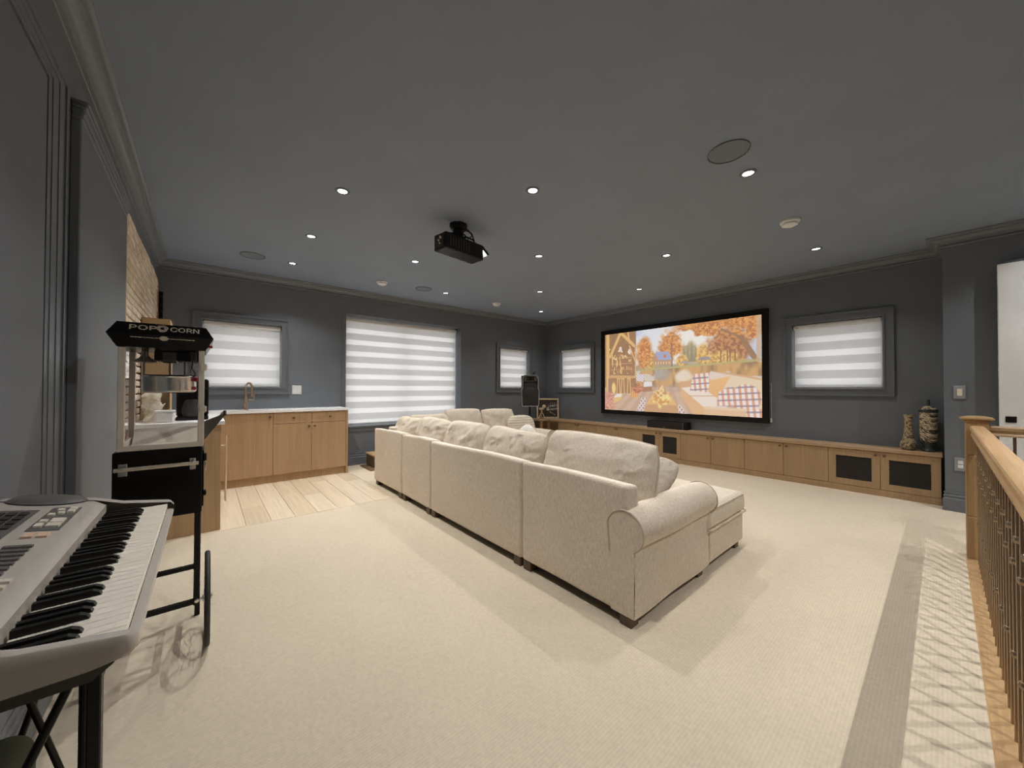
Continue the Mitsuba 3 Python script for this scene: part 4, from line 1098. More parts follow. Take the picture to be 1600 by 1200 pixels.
def rolled_arm(origin, ux, uy, length, tilt=0.0):
    """Arm running along ux from origin; uy points outwards (roll side)."""
    R_, cz = 0.108, 0.487
    prof = []
    prof.append((-0.145, 0.055))
    prof.append((-0.148, 0.36))
    for a in np.linspace(168, -58, 22):
        prof.append((-0.055 + R_ * math.cos(math.radians(a)), cz + R_ * math.sin(math.radians(a))))
    prof.append((0.004, 0.37))
    prof.append((0.002, 0.20))
    prof.append((0.0, 0.055))
    m = trimesh.creation.extrude_polygon(sg.Polygon(prof), length, engine='earcut')
    # cut into slices so the fabric can bulge
    ux, uy, o = np.array(ux, float), np.array(uy, float), np.array(origin, float)
    P = np.array(prof)
    k = 14
    V, Fc = [], []
    for i in range(k + 1):
        s = i / k
        inset = 0.012 * (max(0, 1 - s * 12) + max(0, (s - 1) * 12 + 1))
        c = P.mean(0)
        Q = c + (P - c) * (1 - inset / 0.2)
        Q[:, 1] = np.where(P[:, 1] < 0.06, P[:, 1], Q[:, 1])
        bul = 0.004 * np.sin(s * 9 + P[:, 1] * 9)
        pts = o + ux * (length * s) + np.outer(Q[:, 0] + bul, uy) + np.outer(Q[:, 1], [0, 0, 1])
        V.append(pts)
    n = len(P)
    for i in range(k):
        for j in range(n):
            a, b, c, d = i * n + j, i * n + (j + 1) % n, (i + 1) * n + (j + 1) % n, (i + 1) * n + j
            Fc += [[a, b, c], [a, c, d]]
    v = np.vstack(V)
    side = trimesh.Trimesh(v, Fc, process=False)
    poly = sg.Polygon(np.array(prof))
    cap2, capf = trimesh.creation.triangulate_polygon(sg.Polygon(prof), engine='earcut')
    caps = []
    for s, sl in ((0.0, V[0]), (1.0, V[-1])):
        c = P.mean(0)
        q2 = c + (cap2 - c) * (1 - 0.012 / 0.2)
        q2[:, 1] = np.where(cap2[:, 1] < 0.06, cap2[:, 1], q2[:, 1])
        vv = o + ux * (length * s) + np.outer(q2[:, 0], uy) + np.outer(q2[:, 1], [0, 0, 1])
        caps.append(trimesh.Trimesh(vv, capf, process=False))
    m = cat(side, *caps)
    m.merge_vertices(digits_vertex=5)
    m.fix_normals()

    def welt(s):
        pts = [o + ux * (length * s) + uy * (c_ * 0.985 - 0.001) + np.array([0, 0, z_ * 0.985 + 0.004]) for c_, z_ in prof[1:-2]]
        return tube(pts, 0.0055, 6)
    return m, [welt(0.0), welt(1.0)]


am, wl = rolled_arm((SX0, 1.0, 0), (1, 0, 0), (0, -1, 0), 0.905)
am.fix_normals()
ak = part(t, 'arm', am, 'sofa_fabric', 40)
for w in wl:
    part(ak, 'welt', w, 'piping_fabric', True)
am, wl = rolled_arm((4.02, 4.60, 0), (0, -1, 0), (1, 0, 0), 0.83)
ak = part(t, 'arm', am, 'sofa_fabric', 40)
for w in wl:
    part(ak, 'welt', w, 'piping_fabric', True)
for lx, ly in ((SX0 + 0.04, 1.055), (SX0 + 0.04, 1.80), (SX0 + 0.04, 1.90), (SX0 + 0.04, 3.11), (SX0 + 0.04, 3.21), (SX0 + 0.04, 3.77), (SX0 + 0.04, 3.87), (SX0 + 0.05, 4.60), (2.46, 1.055), (3.12, 1.06), (3.12, 1.79), (2.46, 2.0), (2.46, 3.0), (2.62, 3.80), (3.94, 3.82), (3.94, 4.60)):
    part(t, 'foot', rbox(lx - 0.035, lx + 0.035, ly - 0.035, ly + 0.035, 0.0, 0.056, 0.003), 'dark_wood', False)
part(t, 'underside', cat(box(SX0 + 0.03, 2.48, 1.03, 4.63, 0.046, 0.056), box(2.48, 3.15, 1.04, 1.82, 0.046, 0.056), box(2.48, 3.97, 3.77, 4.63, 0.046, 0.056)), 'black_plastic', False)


def pillow(w, h, th, seed, boxy=0.42, wrinkle=0.012, droop=0.0, n=46, corner=0.06):
    """Cushion in its own frame: width along x, thickness along y, height along z (bottom at 0)."""
    r = np.random.default_rng(seed)
    us = np.sin(np.linspace(-PI / 2, PI / 2, n + 1))
    U_, V_ = np.meshgrid(us, us, indexing='ij')
    X = w / 2 * U_ * (1 - corner * np.abs(V_) ** 3)
    Z = h / 2 * V_ * (1 - corner * 1.3 * np.abs(U_) ** 3)
    prof = ((1 - np.abs(U_) ** 3.2) * (1 - np.abs(V_) ** 3.2)).clip(0) ** boxy
    ph = r.uniform(0, 10)
    pts = np.stack([X / w * 5 + ph, Z / h * 5 + ph, np.full_like(X, ph)], -1)
    wr = (meshkit.fbm(pts, 3, seed) - 0.5) * 2 * wrinkle
    cr = meshkit.fbm(pts * np.array([0.9, 0.35, 1.0]) + 31.7, 3, seed + 5)
    wr = wr - 0.55 * wrinkle * np.exp(-((cr - 0.5) / 0.035) ** 2) - 0.4 * wrinkle * np.exp(-((cr - 0.60) / 0.025) ** 2)
    # radial creases running in from the seam corners
    edge = np.maximum(np.abs(U_), np.abs(V_))
    ang = np.arctan2(V_, U_)
    wr = wr + 0.016 * np.sin(ang * 17 + ph) * (edge ** 5) * prof
    Y1 = -(th / 2) * prof * (1.0 + 0.12 * (-V_)) + wr * prof
    Y2 = (th / 2) * prof * (1.0 + 0.12 * (-V_)) + wr * prof * 0.6
    Z = Z + h / 2 - droop * np.cos(U_ * PI / 2) * (V_ + 1) / 2 * h
    A = np.stack([X, Y1, Z], -1).reshape(-1, 3)
    B = np.stack([X, Y2, Z], -1).reshape(-1, 3)
    i, j = np.meshgrid(np.arange(n), np.arange(n), indexing='ij')
    q = (i * (n + 1) + j).ravel()
    f1 = np.stack([q, q + n + 1, q + n + 2, q + 1], 1)
    f2 = f1[:, ::-1] + len(A)
    f = np.vstack([f1, f2])
    f = np.vstack([f[:, [0, 1, 2]], f[:, [0, 2, 3]]])
    m = trimesh.Trimesh(np.vstack([A, B]), f, process=False)
    m.merge_vertices(digits_vertex=6)
    m.update_faces(m.nondegenerate_faces())
    idx = [(k, 0) for k in range(n)] + [(n, k) for k in range(n)] + [(n - k, n) for k in range(n)] + [(0, n - k) for k in range(n)]
    G = np.stack([X, (Y1 + Y2) / 2, Z], -1)
    loop = np.array([G[a, b] for a, b in idx])
    return m, loop


def cushion(name, label, cat_, group, w, h, th, seed, loc, yaw, lean, roll=0.0, bsdf='cushion_fabric', welt='piping_fabric', **kw):
    m, loop = pillow(w, h, th, seed, **kw)
    M = trimesh.transformations.concatenate_matrices(trimesh.transformations.translation_matrix(loc), rotm(yaw, [0, 0, 1]), rotm(lean, [1, 0, 0]), rotm(roll, [0, 1, 0]))
    m.apply_transform(M)
    t = thing(name, label, cat_, group)
    part(t, 'cover', m, bsdf, 50)
    if welt:
        lp = trimesh.transform_points(loop, M)
        part(t, 'piping', tube(lp, 0.0055, 6, True), welt, True)
    return t


GB = 'loose back cushions of the sofa'
# cushions leaning on the long back face +x: local x -> along -y, so yaw = -90
cushion('back_cushion', 'back cushion nearest the camera with piped edge, beside the rolled arm', 'cushion', GB, 0.86, 0.49, 0.24, 1, (1.925, 1.50, 0.425), -90, -13, 1.5, droop=0.0, wrinkle=0.020, boxy=0.36, corner=0.06)
cushion('back_cushion', 'back cushion with slumped top, second from the rolled arm of the chaise', 'cushion', GB, 0.75, 0.485, 0.24, 2, (1.925, 2.335, 0.42), -90, -14, 2, droop=0.06, wrinkle=0.034, boxy=0.40, corner=0.10)
cushion('back_cushion', 'back cushion in the middle of the long sofa back, third from the rolled arm', 'cushion', GB, 0.71, 0.485, 0.23, 3, (1.92, 3.045, 0.42), -90, -14, 0, droop=0.03, wrinkle=0.034, corner=0.10)
cushion('back_cushion', 'back cushion of the long sofa back, fourth from the rolled arm', 'cushion', GB, 0.69, 0.48, 0.23, 4, (1.92, 3.72, 0.42), -90, -14, 2, droop=0.03, wrinkle=0.036, corner=0.10)
cushion('back_cushion', 'pale back cushion at the far left end of the long sofa back', 'cushion', GB, 0.64, 0.46, 0.23, 5, (1.92, 4.34, 0.42), -90, -14, 0, droop=0.06, wrinkle=0.036, corner=0.10)
# cushions on the return, facing the camera
cushion('back_cushion', 'leftmost back cushion of the short far side, in front of the wide blind', 'cushion', GB, 0.57, 0.46, 0.22, 6, (2.29, 4.33, 0.43), 0, -12, 0, droop=0.04, wrinkle=0.016)
cushion('back_cushion', 'square upright back cushion, middle one of the short far side of the sofa', 'cushion', GB, 0.60, 0.50, 0.23, 7, (2.80, 4.33, 0.43), 0, -10, 0, wrinkle=0.016)
cushion('back_cushion', 'wrinkled upright back cushion, right one of the short far side of the sofa', 'cushion', GB, 0.62, 0.49, 0.23, 8, (3.41, 4.33, 0.42), 0, -10, 1, wrinkle=0.02)
cushion('throw_pillow', 'cream ribbed throw pillow leaning at the right end of the far side of the sofa', 'pillow', None, 0.50, 0.36, 0.16, 9, (3.72, 4.14, 0.455), -6, -16, 0, bsdf='cream_ribbed', welt=None, boxy=0.55, corner=0.16)
cushion('throw_pillow', 'white fluffy throw pillow peeking above the long back, in front of the ribbed pillow', 'pillow', None, 0.36, 0.36, 0.13, 10, (2.30, 2.65, 0.53), -86, -8, 40, bsdf='white_fluff', welt='piping_fabric', boxy=0.55, corner=0.14)
cushion('throw_pillow', 'grey square throw pillow lying behind the rolled arm of the chaise', 'pillow', None, 0.42, 0.40, 0.14, 11, (2.34, 1.44, 0.42), -108, -46, 0, bsdf='grey_cushion_fabric', welt=None, boxy=0.55, corner=0.16)

# ================================================================== popcorn cart and machine
t = thing('popcorn_cart', 'black popcorn cart on spoked wheels with glass popper case on top', 'popcorn machine')
px0, px1, py0, py1 = -0.302, -0.010, 2.272, 2.60
part(t, 'cabinet', rbox(px0, px1, py0, py1, 0.625, 0.935, 0.004), 'black_gloss', False)
part(t, 'door', rbox(px1, px1 + 0.006, py0 + 0.03, py1 - 0.03, 0.645, 0.915, 0.002), 'black_gloss', False)
part(t, 'hinge', cat(rbox(px1 + 0.004, px1 + 0.016, py0 + 0.006, py0 + 0.03, 0.70, 0.725, 0.003), rbox(px1 + 0.004, px1 + 0.016, py0 + 0.006, py0 + 0.03, 0.865, 0.90, 0.003)), 'black_plastic', 30)
part(t, 'ring_pull', cat(tube([(px1 + 0.010 + 0.002, py0 + 0.06 + 0.024 * math.cos(s), 0.838 + 0.028 * math.sin(s)) for s in np.linspace(0, 2 * PI, 25)[:-1]], 0.003, 6, True)), 'chrome', True)
hb = part(t, 'push_bar', cat(cyl((px0 + 0.012, py0 - 0.055, 0.868), (px1 - 0.012, py0 - 0.055, 0.868), 0.0085, 14)), 'champagne', 30, 'brushed metal push bar')
for xx, w in ((px0 + 0.018, 0.028), (px1 - 0.045, 0.022)):
    part(hb, 'bracket', cat(rbox(xx, xx + w, py0 - 0.004, py0 - 0.0005, 0.832, 0.885, 0.002), rbox(xx + 0.004, xx + w - 0.004, py0 - 0.062, py0 - 0.004, 0.858, 0.878, 0.004)), 'chrome', 30)
for lx in (px0 + 0.002, px1 - 0.026):
    part(t, 'leg', rbox(lx, lx + 0.022, py0 + 0.002, py0 + 0.024, 0.19, 0.626, 0.002), 'black_plastic', False)
    part(t, 'leg', rbox(lx, lx + 0.022, py1 - 0.026, py1 - 0.004, 0.0, 0.626, 0.002), 'black_plastic', False)
    part(t, 'side_rail', rbox(lx + 0.002, lx + 0.020, py0 + 0.024, py1 - 0.026, 0.365, 0.385, 0.002), 'black_plastic', False)
    part(t, 'side_rail', rbox(lx + 0.002, lx + 0.020, py0 + 0.024, py1 - 0.026, 0.195, 0.217, 0.002), 'black_plastic', False)
part(t, 'cross_rail', rbox(px0 + 0.02, px1 - 0.02, py0 + 0.004, py0 + 0.022, 0.195, 0.219, 0.002), 'black_plastic', False)
part(t, 'cross_rail', rbox(px0 + 0.02, px1 - 0.02, py0 + 0.004, py0 + 0.022, 0.362, 0.382, 0.002), 'black_plastic', False)
AY, AZ, WR = py0 + 0.012, 0.211, 0.211
part(t, 'axle', cat(cyl((px0 - 0.045, AY, AZ), (px1 + 0.045, AY, AZ), 0.006, 12), lathe([(0, 0), (0.010, 0), (0.008, 0.006), (0, 0.008)], 12, (px1 - 0.014, py0 + 0.001, AZ), (0, -1, 0))), 'chrome', 30)
for wx in (px1 + 0.024, px0 - 0.024):
    wk = part(t, 'wheel', tube([(wx, AY + (WR - 0.011) * math.cos(s), AZ + (WR - 0.011) * math.sin(s)) for s in np.linspace(0, 2 * PI, 65)[:-1]], 0.011, 10, True), 'rubber', True, 'black tyre')
    part(wk, 'rim', tube([(wx, AY + (WR - 0.024) * math.cos(s), AZ + (WR - 0.024) * math.sin(s)) for s in np.linspace(0, 2 * PI, 65)[:-1]], 0.004, 8, True), 'chrome', True)
    for k in range(16):
        a0 = 2 * PI * k / 16
        a1 = a0 + (0.5 if k % 2 else -0.5)
        sx = 0.012 if k % 4 < 2 else -0.012
        part(wk, 'spoke', cyl((wx + sx, AY + 0.014 * math.cos(a1), AZ + 0.014 * math.sin(a1)), (wx, AY + (WR - 0.024) * math.cos(a0), AZ + (WR - 0.024) * math.sin(a0)), 0.0014, 6), 'chrome', 30)
    part(wk, 'hub', cyl((wx - 0.018, AY, AZ), (wx + 0.018, AY, AZ), 0.014, 14), 'chrome', 30)
# popper case
cz0, cz1 = 0.936, 1.392
cx0, cx1, cy0, cy1 = px0 + 0.012, px1 + 0.004, py0 + 0.004, py1 - 0.004
ck = part(t, 'case_frame', cat(*[rbox(xx, xx + 0.022, yy, yy + 0.022, cz0, cz1, 0.002) for xx in (cx0, cx1 - 0.022) for yy in (cy0, cy1 - 0.022)],
                               rbox(cx0, cx1, cy0, cy0 + 0.016, cz0, cz0 + 0.024, 0.002), rbox(cx0, cx1, cy1 - 0.016, cy1, cz0, cz0 + 0.034, 0.002), rbox(cx0, cx0 + 0.016, cy0, cy1, cz0, cz0 + 0.034, 0.002), rbox(cx1 - 0.016, cx1, cy0, cy1, cz0, cz0 + 0.034, 0.002)), 'alu', False, 'aluminium case frame')


def pane_y(y, x0, x1, z0, z1):
    return trimesh.Trimesh(np.array([[x0, y, z0], [x1, y, z0], [x1, y, z1], [x0, y, z1]]), [[0, 1, 2], [0, 2, 3]])


def pane_x(x, y0, y1, z0, z1):
    return trimesh.Trimesh(np.array([[x, y0, z0], [x, y1, z0], [x, y1, z1], [x, y0, z1]]), [[0, 1, 2], [0, 2, 3]])


for m in (pane_y(cy0 + 0.011, cx0 + 0.02, cx1 - 0.02, cz0 + 0.02, cz1), pane_y(cy1 - 0.011, cx0 + 0.02, cx1 - 0.02, cz0 + 0.02, cz1), pane_x(cx0 + 0.011, cy0 + 0.02, cy1 - 0.02, cz0 + 0.02, cz1), pane_x(cx1 - 0.011, cy0 + 0.02, cy1 - 0.02, cz0 + 0.02, cz1)):
    part(t, 'glass_pane', m, 'case_glass', False)
part(t, 'floor_tray', cat(rbox(cx0 + 0.02, cx1 - 0.02, cy0 + 0.02, cy1 - 0.02, cz0, cz0 + 0.008, 0.002), prism([(cy1 - 0.13, cz0 + 0.008), (cy1 - 0.03, cz0 + 0.008), (cy1 - 0.03, cz0 + 0.075)], 'x', cx0 + 0.025, cx1 - 0.025)), 'alu', False)
for zz in (1.295, 1.095):
    part(t, 'case_hinge', cat(rbox(cx1 - 0.016, cx1 + 0.003, cy0 - 0.004, cy0, zz, zz + 0.036, 0.001), rbox(cx1 + 0.001, cx1 + 0.010, cy0 - 0.004, cy0 + 0.012, zz + 0.004, zz + 0.032, 0.003)), 'alu', 30)
# kettle
kx, ky = (cx0 + cx1) / 2 + 0.012, 2.45
kk = part(t, 'kettle', lathe([(0, 1.190), (0.088, 1.190), (0.098, 1.196), (0.100, 1.205), (0.100, 1.262), (0.104, 1.268), (0.100, 1.272), (0.095, 1.268), (0.095, 1.21), (0, 1.21)], 40, (kx, ky, 0)), 'chrome', 40, 'polished steel popping kettle')
part(kk, 'hanger', cat(cyl((kx - 0.09, ky, 1.262), (kx - 0.09, ky, 1.392), 0.004), cyl((kx + 0.055, ky, 1.262), (kx + 0.055, ky, 1.392), 0.005), cyl((kx - 0.09, ky, 1.275), (kx + 0.09, ky, 1.275), 0.003)), 'steel_dark', 30)
part(kk, 'knob', cat(lathe([(0, 0), (0.010, 0), (0.012, 0.008), (0.008, 0.018), (0, 0.02)], 14, (kx + 0.095, ky - 0.04, 1.255), (0.6, -0.8, 0)), lathe([(0, 0), (0.008, 0), (0.009, 0.008), (0, 0.014)], 12, (kx + 0.088, ky - 0.045, 1.212), (0.6, -0.8, 0))), 'red_plastic', 30, 'small red knobs')
part(kk, 'stirrer', cat(cyl((kx, ky, 1.205), (kx, ky, 1.335), 0.0045), rbox(kx - 0.03, kx + 0.03, ky - 0.03, ky + 0.03, 1.335, 1.392, 0.006)), 'steel_dark', 30)
part(t, 'lamp_shade', lathe([(0.012, 1.392), (0.012, 1.375), (0.020, 1.360), (0.038, 1.348), (0.044, 1.338), (0.042, 1.336), (0.034, 1.345), (0.016, 1.358), (0.008, 1.372), (0.008, 1.392)], 28, (cx0 + 0.062, 2.50, 0)), 'alu', 40)
part(t, 'motor_box', rbox(cx0 + 0.10, cx1 - 0.02, 2.42, 2.56, 1.345, 1.392, 0.004), 'black_plastic', False)
part(t, 'cord_plug', cat(rbox(cx1 - 0.055, cx1 - 0.03, 2.36, 2.39, 1.345, 1.392, 0.004), tube([(cx1 - 0.043, 2.375, 1.345), (cx1 - 0.048, 2.385, 1.31), (cx1 - 0.035, 2.40, 1.285), (kx + 0.09, ky - 0.03, 1.262)], 0.003, 6)), 'rubber', 30)
# side tray flap on the right of the case
fl_pts = [(cx1, 0.955), (cx1, 1.0), (cx1 + 0.078, 1.083), (cx1 + 0.085, 1.078)]
part(t, 'serving_flap', cat(prism([(cx1 + 0.001, 0.958), (cx1 + 0.001, 0.966), (cx1 + 0.077, 1.085), (cx1 + 0.083, 1.081)], 'y', 2.32, 2.56),
                            prism([(cx1 + 0.001, 0.958), (cx1 + 0.001, 1.052), (cx1 + 0.077, 1.085)], 'y', 2.318, 2.322)), 'steel_dark', False, 'grey metal side flap')
part(t, 'flap_bumper', cyl((cx1 + 0.08, 2.318, 1.078), (cx1 + 0.08, 2.33, 1.098), 0.006), 'rubber', 30)
# canopy: widest at mid height
def canopy_ring(g, z):
    return [(cx0 - g, cy0 - g, z), (cx1 + g, cy0 - g, z), (cx1 + g, cy1 + g, z), (cx0 - g, cy1 + g, z)]


zc0, zcm, zc1 = 1.392, 1.447, 1.500
GM, GT, GBt = 0.032, 0.004, 0.004
cpts = np.array(canopy_ring(GBt, zc0) + canopy_ring(GM, zcm) + canopy_ring(GT, zc1))
cn = part(t, 'canopy', trimesh.convex.convex_hull(cpts), 'black_gloss', False)
slope = math.degrees(math.atan2(zc1 - zcm, GM - GT))
n_up = np.array([0, -math.sin(math.radians(slope)), math.cos(math.radians(slope))])


def on_canopy(m, xc, frac):
    """Place a flat mesh (x right, y up, z out) on the upper front face."""
    m = m.copy()
    m.apply_transform(rotm(slope, [1, 0, 0]))
    base_ = np.array([xc, cy0 - GM + (GM - GT) * frac, zcm + (zc1 - zcm) * frac]) + n_up * 0.0006
    m.apply_translation(base_)
    return m


import shapely.affinity as sa
tms = []
for word, xa, xb in (('POP', -0.112, -0.026), ('CORN', 0.018, 0.118)):
    tm = meshkit.text_mesh(word, 0.023, 0.0008, bold=True)
    tm.apply_translation((-tm.bounds[0][0], 0, 0))
    tm.vertices[:, 0] = xa + tm.vertices[:, 0] * (xb - xa) / tm.extents[0]
    tms.append(tm)
part(cn, 'lettering', on_canopy(cat(*tms), (cx0 + cx1) / 2 + 0.004, 0.40), 'tan_print', False, 'pale POPCORN lettering')
em = [moved(tube([(0.019 * math.cos(s) * (1 - s / 14), 0.019 * math.sin(s) * (1 - s / 14), 0.001) for s in np.linspace(0, 9, 30)], 0.0013, 5), rotm(120 * k, [0, 0, 1]), (0.0, 0.0, 0)) for k in range(3)]
part(cn, 'emblem', on_canopy(cat(*em), (cx0 + cx1) / 2 - 0.004, 0.60), 'tan_print', True, 'scrolled emblem over the lettering')
bar = [box(-0.105, 0.105, -0.0012, 0.0012, 0, 0.0008), moved(lathe([(0, 0), (0.011, 0), (0.011, 0.001), (0.0085, 0.001), (0.0085, 0.0006), (0, 0.0006)], 24), trimesh.transformations.scale_matrix(1.3, None, [1, 0, 0]))]
for s in (-1, 1):
    for k in range(3):
        bar.append(moved(box(-0.004, 0.004, -0.0022, 0.0022, 0, 0.0008), None, (s * (0.10 - 0.012 * k), 0, 0)))
low_n = math.degrees(math.atan2(zcm - zc0, -(GM - GBt)))


def on_low(m, xc, frac):
    m = m.copy()
    m.apply_transform(rotm(180 - math.degrees(math.atan2(zcm - zc0, GM - GBt)), [1, 0, 0]))
    nn = np.array([0, -math.sin(math.atan2(zcm - zc0, GM - GBt)), -math.cos(math.atan2(zcm - zc0, GM - GBt))])
    m.apply_translation(np.array([xc, cy0 - GBt - (GM - GBt) * frac, zc0 + (zcm - zc0) * frac]) + nn * 0.0006)
    return m


part(cn, 'ornament_bar', on_low(cat(*bar), (cx0 + cx1) / 2 + 0.002, 0.78), 'tan_print', False, 'pale ornament bar with oval')
part(t, 'switch', rbox(cx1 + 0.012, cx1 + 0.030, cy0 + 0.02, cy0 + 0.04, 1.408, 1.420, 0.003), 'red_plastic', 30, 'red rocker switch')

# ================================================================== keyboard on its stand
t = thing('keyboard', 'silver electronic keyboard with black and white keys, cut by the left edge of the photo', 'keyboard')
KZ = 0.820           # white key top
kxf, kxb = -0.098, -0.232   # key front and back edges
ky0_, ky1_ = 0.853, 1.700
yb0, yb1 = 0.832, 1.765
# body: base tray, end cheeks, raised control panel
prof_base = [(-0.455, 0.786), (-0.11, 0.786), (-0.086, 0.789), (-0.080, 0.794), (-0.082, 0.801), (-0.095, 0.803), (kxb - 0.004, 0.803), (kxb - 0.004, 0.845), (-0.262, 0.862), (-0.44, 0.893), (-0.458, 0.880), (-0.462, 0.76)]
bodym = prism(prof_base, 'y', ky0_ - 0.002, ky1_ + 0.002)
prof_end = [(-0.455, 0.786), (-0.11, 0.786), (-0.086, 0.790), (-0.079, 0.798), (-0.080, 0.814), (-0.088, 0.824), (-0.20, 0.842), (-0.262, 0.864), (-0.44, 0.895), (-0.458, 0.882), (-0.462, 0.76)]


def cheek(ya, yb, out):
    pol = np.array(prof_end)
    V, n = [], len(pol)
    steps = [0.0, 0.45, 0.75, 0.86, 0.95, 1.0]
    for s, ks, kx in zip(steps, (0, 0, 0.02, 0.06, 0.16, 0.30), (0, 0.004, 0.018, 0.030, 0.048, 0.072)):
        c = np.array([-0.455, 0.786])
        q = c + (pol - c) * np.array([1 - kx, 1 - ks])
        V.append(np.c_[q[:, 0], np.full(n, ya + (yb - ya) * s), q[:, 1]])
    f = []
    for i in range(len(steps) - 1):
        for j in range(n):
            a, b, c_, d = i * n + j, i * n + (j + 1) % n, (i + 1) * n + (j + 1) % n, (i + 1) * n + j
            f += [[a, b, c_], [a, c_, d]]
    _, cf = trimesh.creation.triangulate_polygon(sg.Polygon(pol), engine='earcut')
    v = np.vstack(V)
    tv, cf = trimesh.creation.triangulate_polygon(sg.Polygon(V[-1][:, [0, 2]]), engine='earcut')
    cap = trimesh.Trimesh(np.c_[tv[:, 0], np.full(len(tv), yb), tv[:, 1]], cf, process=False)
    m = cat(trimesh.Trimesh(v, f, process=False), cap)
    m.merge_vertices(digits_vertex=6)
    m.fix_normals()
    return m


part(t, 'body', bodym, 'keyboard_silver', 35)
part(t, 'end_cheek', cheek(ky0_ - 0.003, yb0, -1), 'keyboard_silver', 35)
part(t, 'end_cheek', cheek(ky1_ + 0.003, yb1, 1), 'keyboard_silver', 35)
part(t, 'underside', trimesh.convex.convex_hull(np.array([(a_, b_, c_) for a_, b_, c_ in ((-0.452, yb0 + 0.004, 0.786), (-0.105, yb0 + 0.004, 0.786), (-0.098, yb1 - 0.006, 0.786), (-0.452, yb1 - 0.006, 0.786), (-0.44, yb0 + 0.018, 0.760), (-0.13, yb0 + 0.018, 0.760), (-0.125, yb1 - 0.03, 0.760), (-0.44, yb1 - 0.03, 0.760))])), 'black_plastic', False)
part(t, 'key_bed', box(kxb - 0.003, -0.096, ky0_ - 0.001, ky1_ + 0.001, 0.8005, 0.8035), 'key_black', False)
nW = 36
kw = (ky1_ - ky0_) / nW
# bass end is the near end: keys run away from the camera
for i in range(nW):
    y = ky0_ + i * kw
    lip = cat(rbox(kxb, kxf, y + 0.0009, y + kw - 0.0009, 0.807, KZ, 0.0012), rbox(kxf - 0.014, kxf + 0.002, y + 0.0009, y + kw - 0.0009, 0.806, KZ + 0.0003, 0.0012))
    part(t, 'white_key', lip, 'key_white', False)
pat = [1, 1, 0, 1, 1, 1, 0]
for i in range(nW - 1):
    if pat[i % 7]:
        y = ky0_ + (i + 1) * kw
        q = [(kxb + 0.001, KZ), (kxf - 0.050, KZ), (kxf - 0.053, KZ + 0.006), (kxf - 0.062, KZ + 0.011), (kxb + 0.001, KZ + 0.012)]
        m = prism(q, 'y', y - 0.0065, y + 0.0065)
        v = m.vertices
        v[:, 1] = y + (v[:, 1] - y) * np.where(v[:, 2] > KZ + 0.004, 0.78, 1.0)
        part(t, 'black_key', m, 'key_black', 20)


def on_panel(x_):      # height of the sloped control panel
    return 0.862 + (-0.262 - x_) / 0.178 * 0.031


def panel_plate(x0, x1, y0, y1, up, bsdf, name, th=0.0035):
    pts = []
    for x_ in (x0, x1):
        for y_ in (y0, y1):
            pts += [(x_, y_, on_panel(x_) + 0.0002), (x_, y_, on_panel(x_) + up)]
    return part(t, name, trimesh.convex.convex_hull(np.array(pts)), bsdf, False)


panel_plate(-0.415, -0.345, 0.98, 1.60, 0.0015, 'keyboard_grey', 'display_panel')
panel_plate(-0.405, -0.36, 1.24, 1.36, 0.0025, 'black_gloss', 'display')
panel_plate(-0.325, -0.272, 1.40, 1.62, 0.0015, 'keyboard_grey', 'button_panel')
for i, (xa, ya, w, l) in enumerate([(-0.318, 1.425, 0.012, 0.028), (-0.300, 1.425, 0.022, 0.030), (-0.300, 1.460, 0.022, 0.036), (-0.318, 1.465, 0.012, 0.022), (-0.318, 1.53, 0.011, 0.018), (-0.304, 1.545, 0.011, 0.02), (-0.29, 1.56, 0.012, 0.026), (-0.29, 1.59, 0.012, 0.022), (-0.31, 1.575, 0.011, 0.02)]):
    panel_plate(xa, xa + w, ya, ya + l, 0.006, 'button_cream', 'button')
for i in range(2):
    panel_plate(-0.318 + 0.022 * i, -0.302 + 0.022 * i, 1.345, 1.375, 0.005, 'button_peach', 'button')
for i in range(7):
    panel_plate(-0.325, -0.285, 1.12 + 0.026 * i, 1.132 + 0.026 * i, 0.0045, 'keyboard_grey', 'button')
for i in range(2):
    for j in range(2):
        panel_plate(-0.36 + 0.05 * j, -0.315 + 0.05 * j, 1.05 + 0.028 * i, 1.064 + 0.028 * i, 0.005, 'alu', 'button')
for i in range(4):
    for j in range(3):
        panel_plate(-0.408 + 0.020 * j, -0.394 + 0.020 * j, 1.42 + 0.04 * i, 1.448 + 0.04 * i, 0.005, 'rubber', 'button')
gr = lathe([(0, 0.010), (0.5, 0.009), (0.85, 0.006), (1.0, 0.0), (0, 0.0)], 30)
for yy, nm in ((1.705, 'far'), (0.86, 'near')):
    m = gr.copy()
    m.apply_transform(np.diag([0.078, 0.055, 1.3, 1.0]))
    m.apply_transform(rotm(math.degrees(math.atan2(0.031, 0.178)), [0, 1, 0]))
    m.apply_translation((-0.352, yy, on_panel(-0.352) + 0.003))
    part(t, 'speaker_grille', m, 'keyboard_grey', 40)
t = thing('keyboard_stand', 'black metal keyboard stand with diagonal braces under the keyboard', 'stand')
LEGS = ((-0.149, 1.00), (-0.42, 1.00), (-0.235, 1.50), (-0.42, 1.50))
for xx, yy in LEGS:
    part(t, 'leg', rbox(xx - 0.009, xx + 0.009, yy - 0.012, yy + 0.012, 0.0, 0.736, 0.002), 'black_plastic', False)
for xx, xe in ((-0.149, -0.235), (-0.42, -0.42)):
    part(t, 'top_rail', tube([(xx, 0.90, 0.748), (xx, 1.0, 0.748), (xe, 1.50, 0.748), (xe, 1.66, 0.748)], 0.011, 8), 'black_plastic', True)
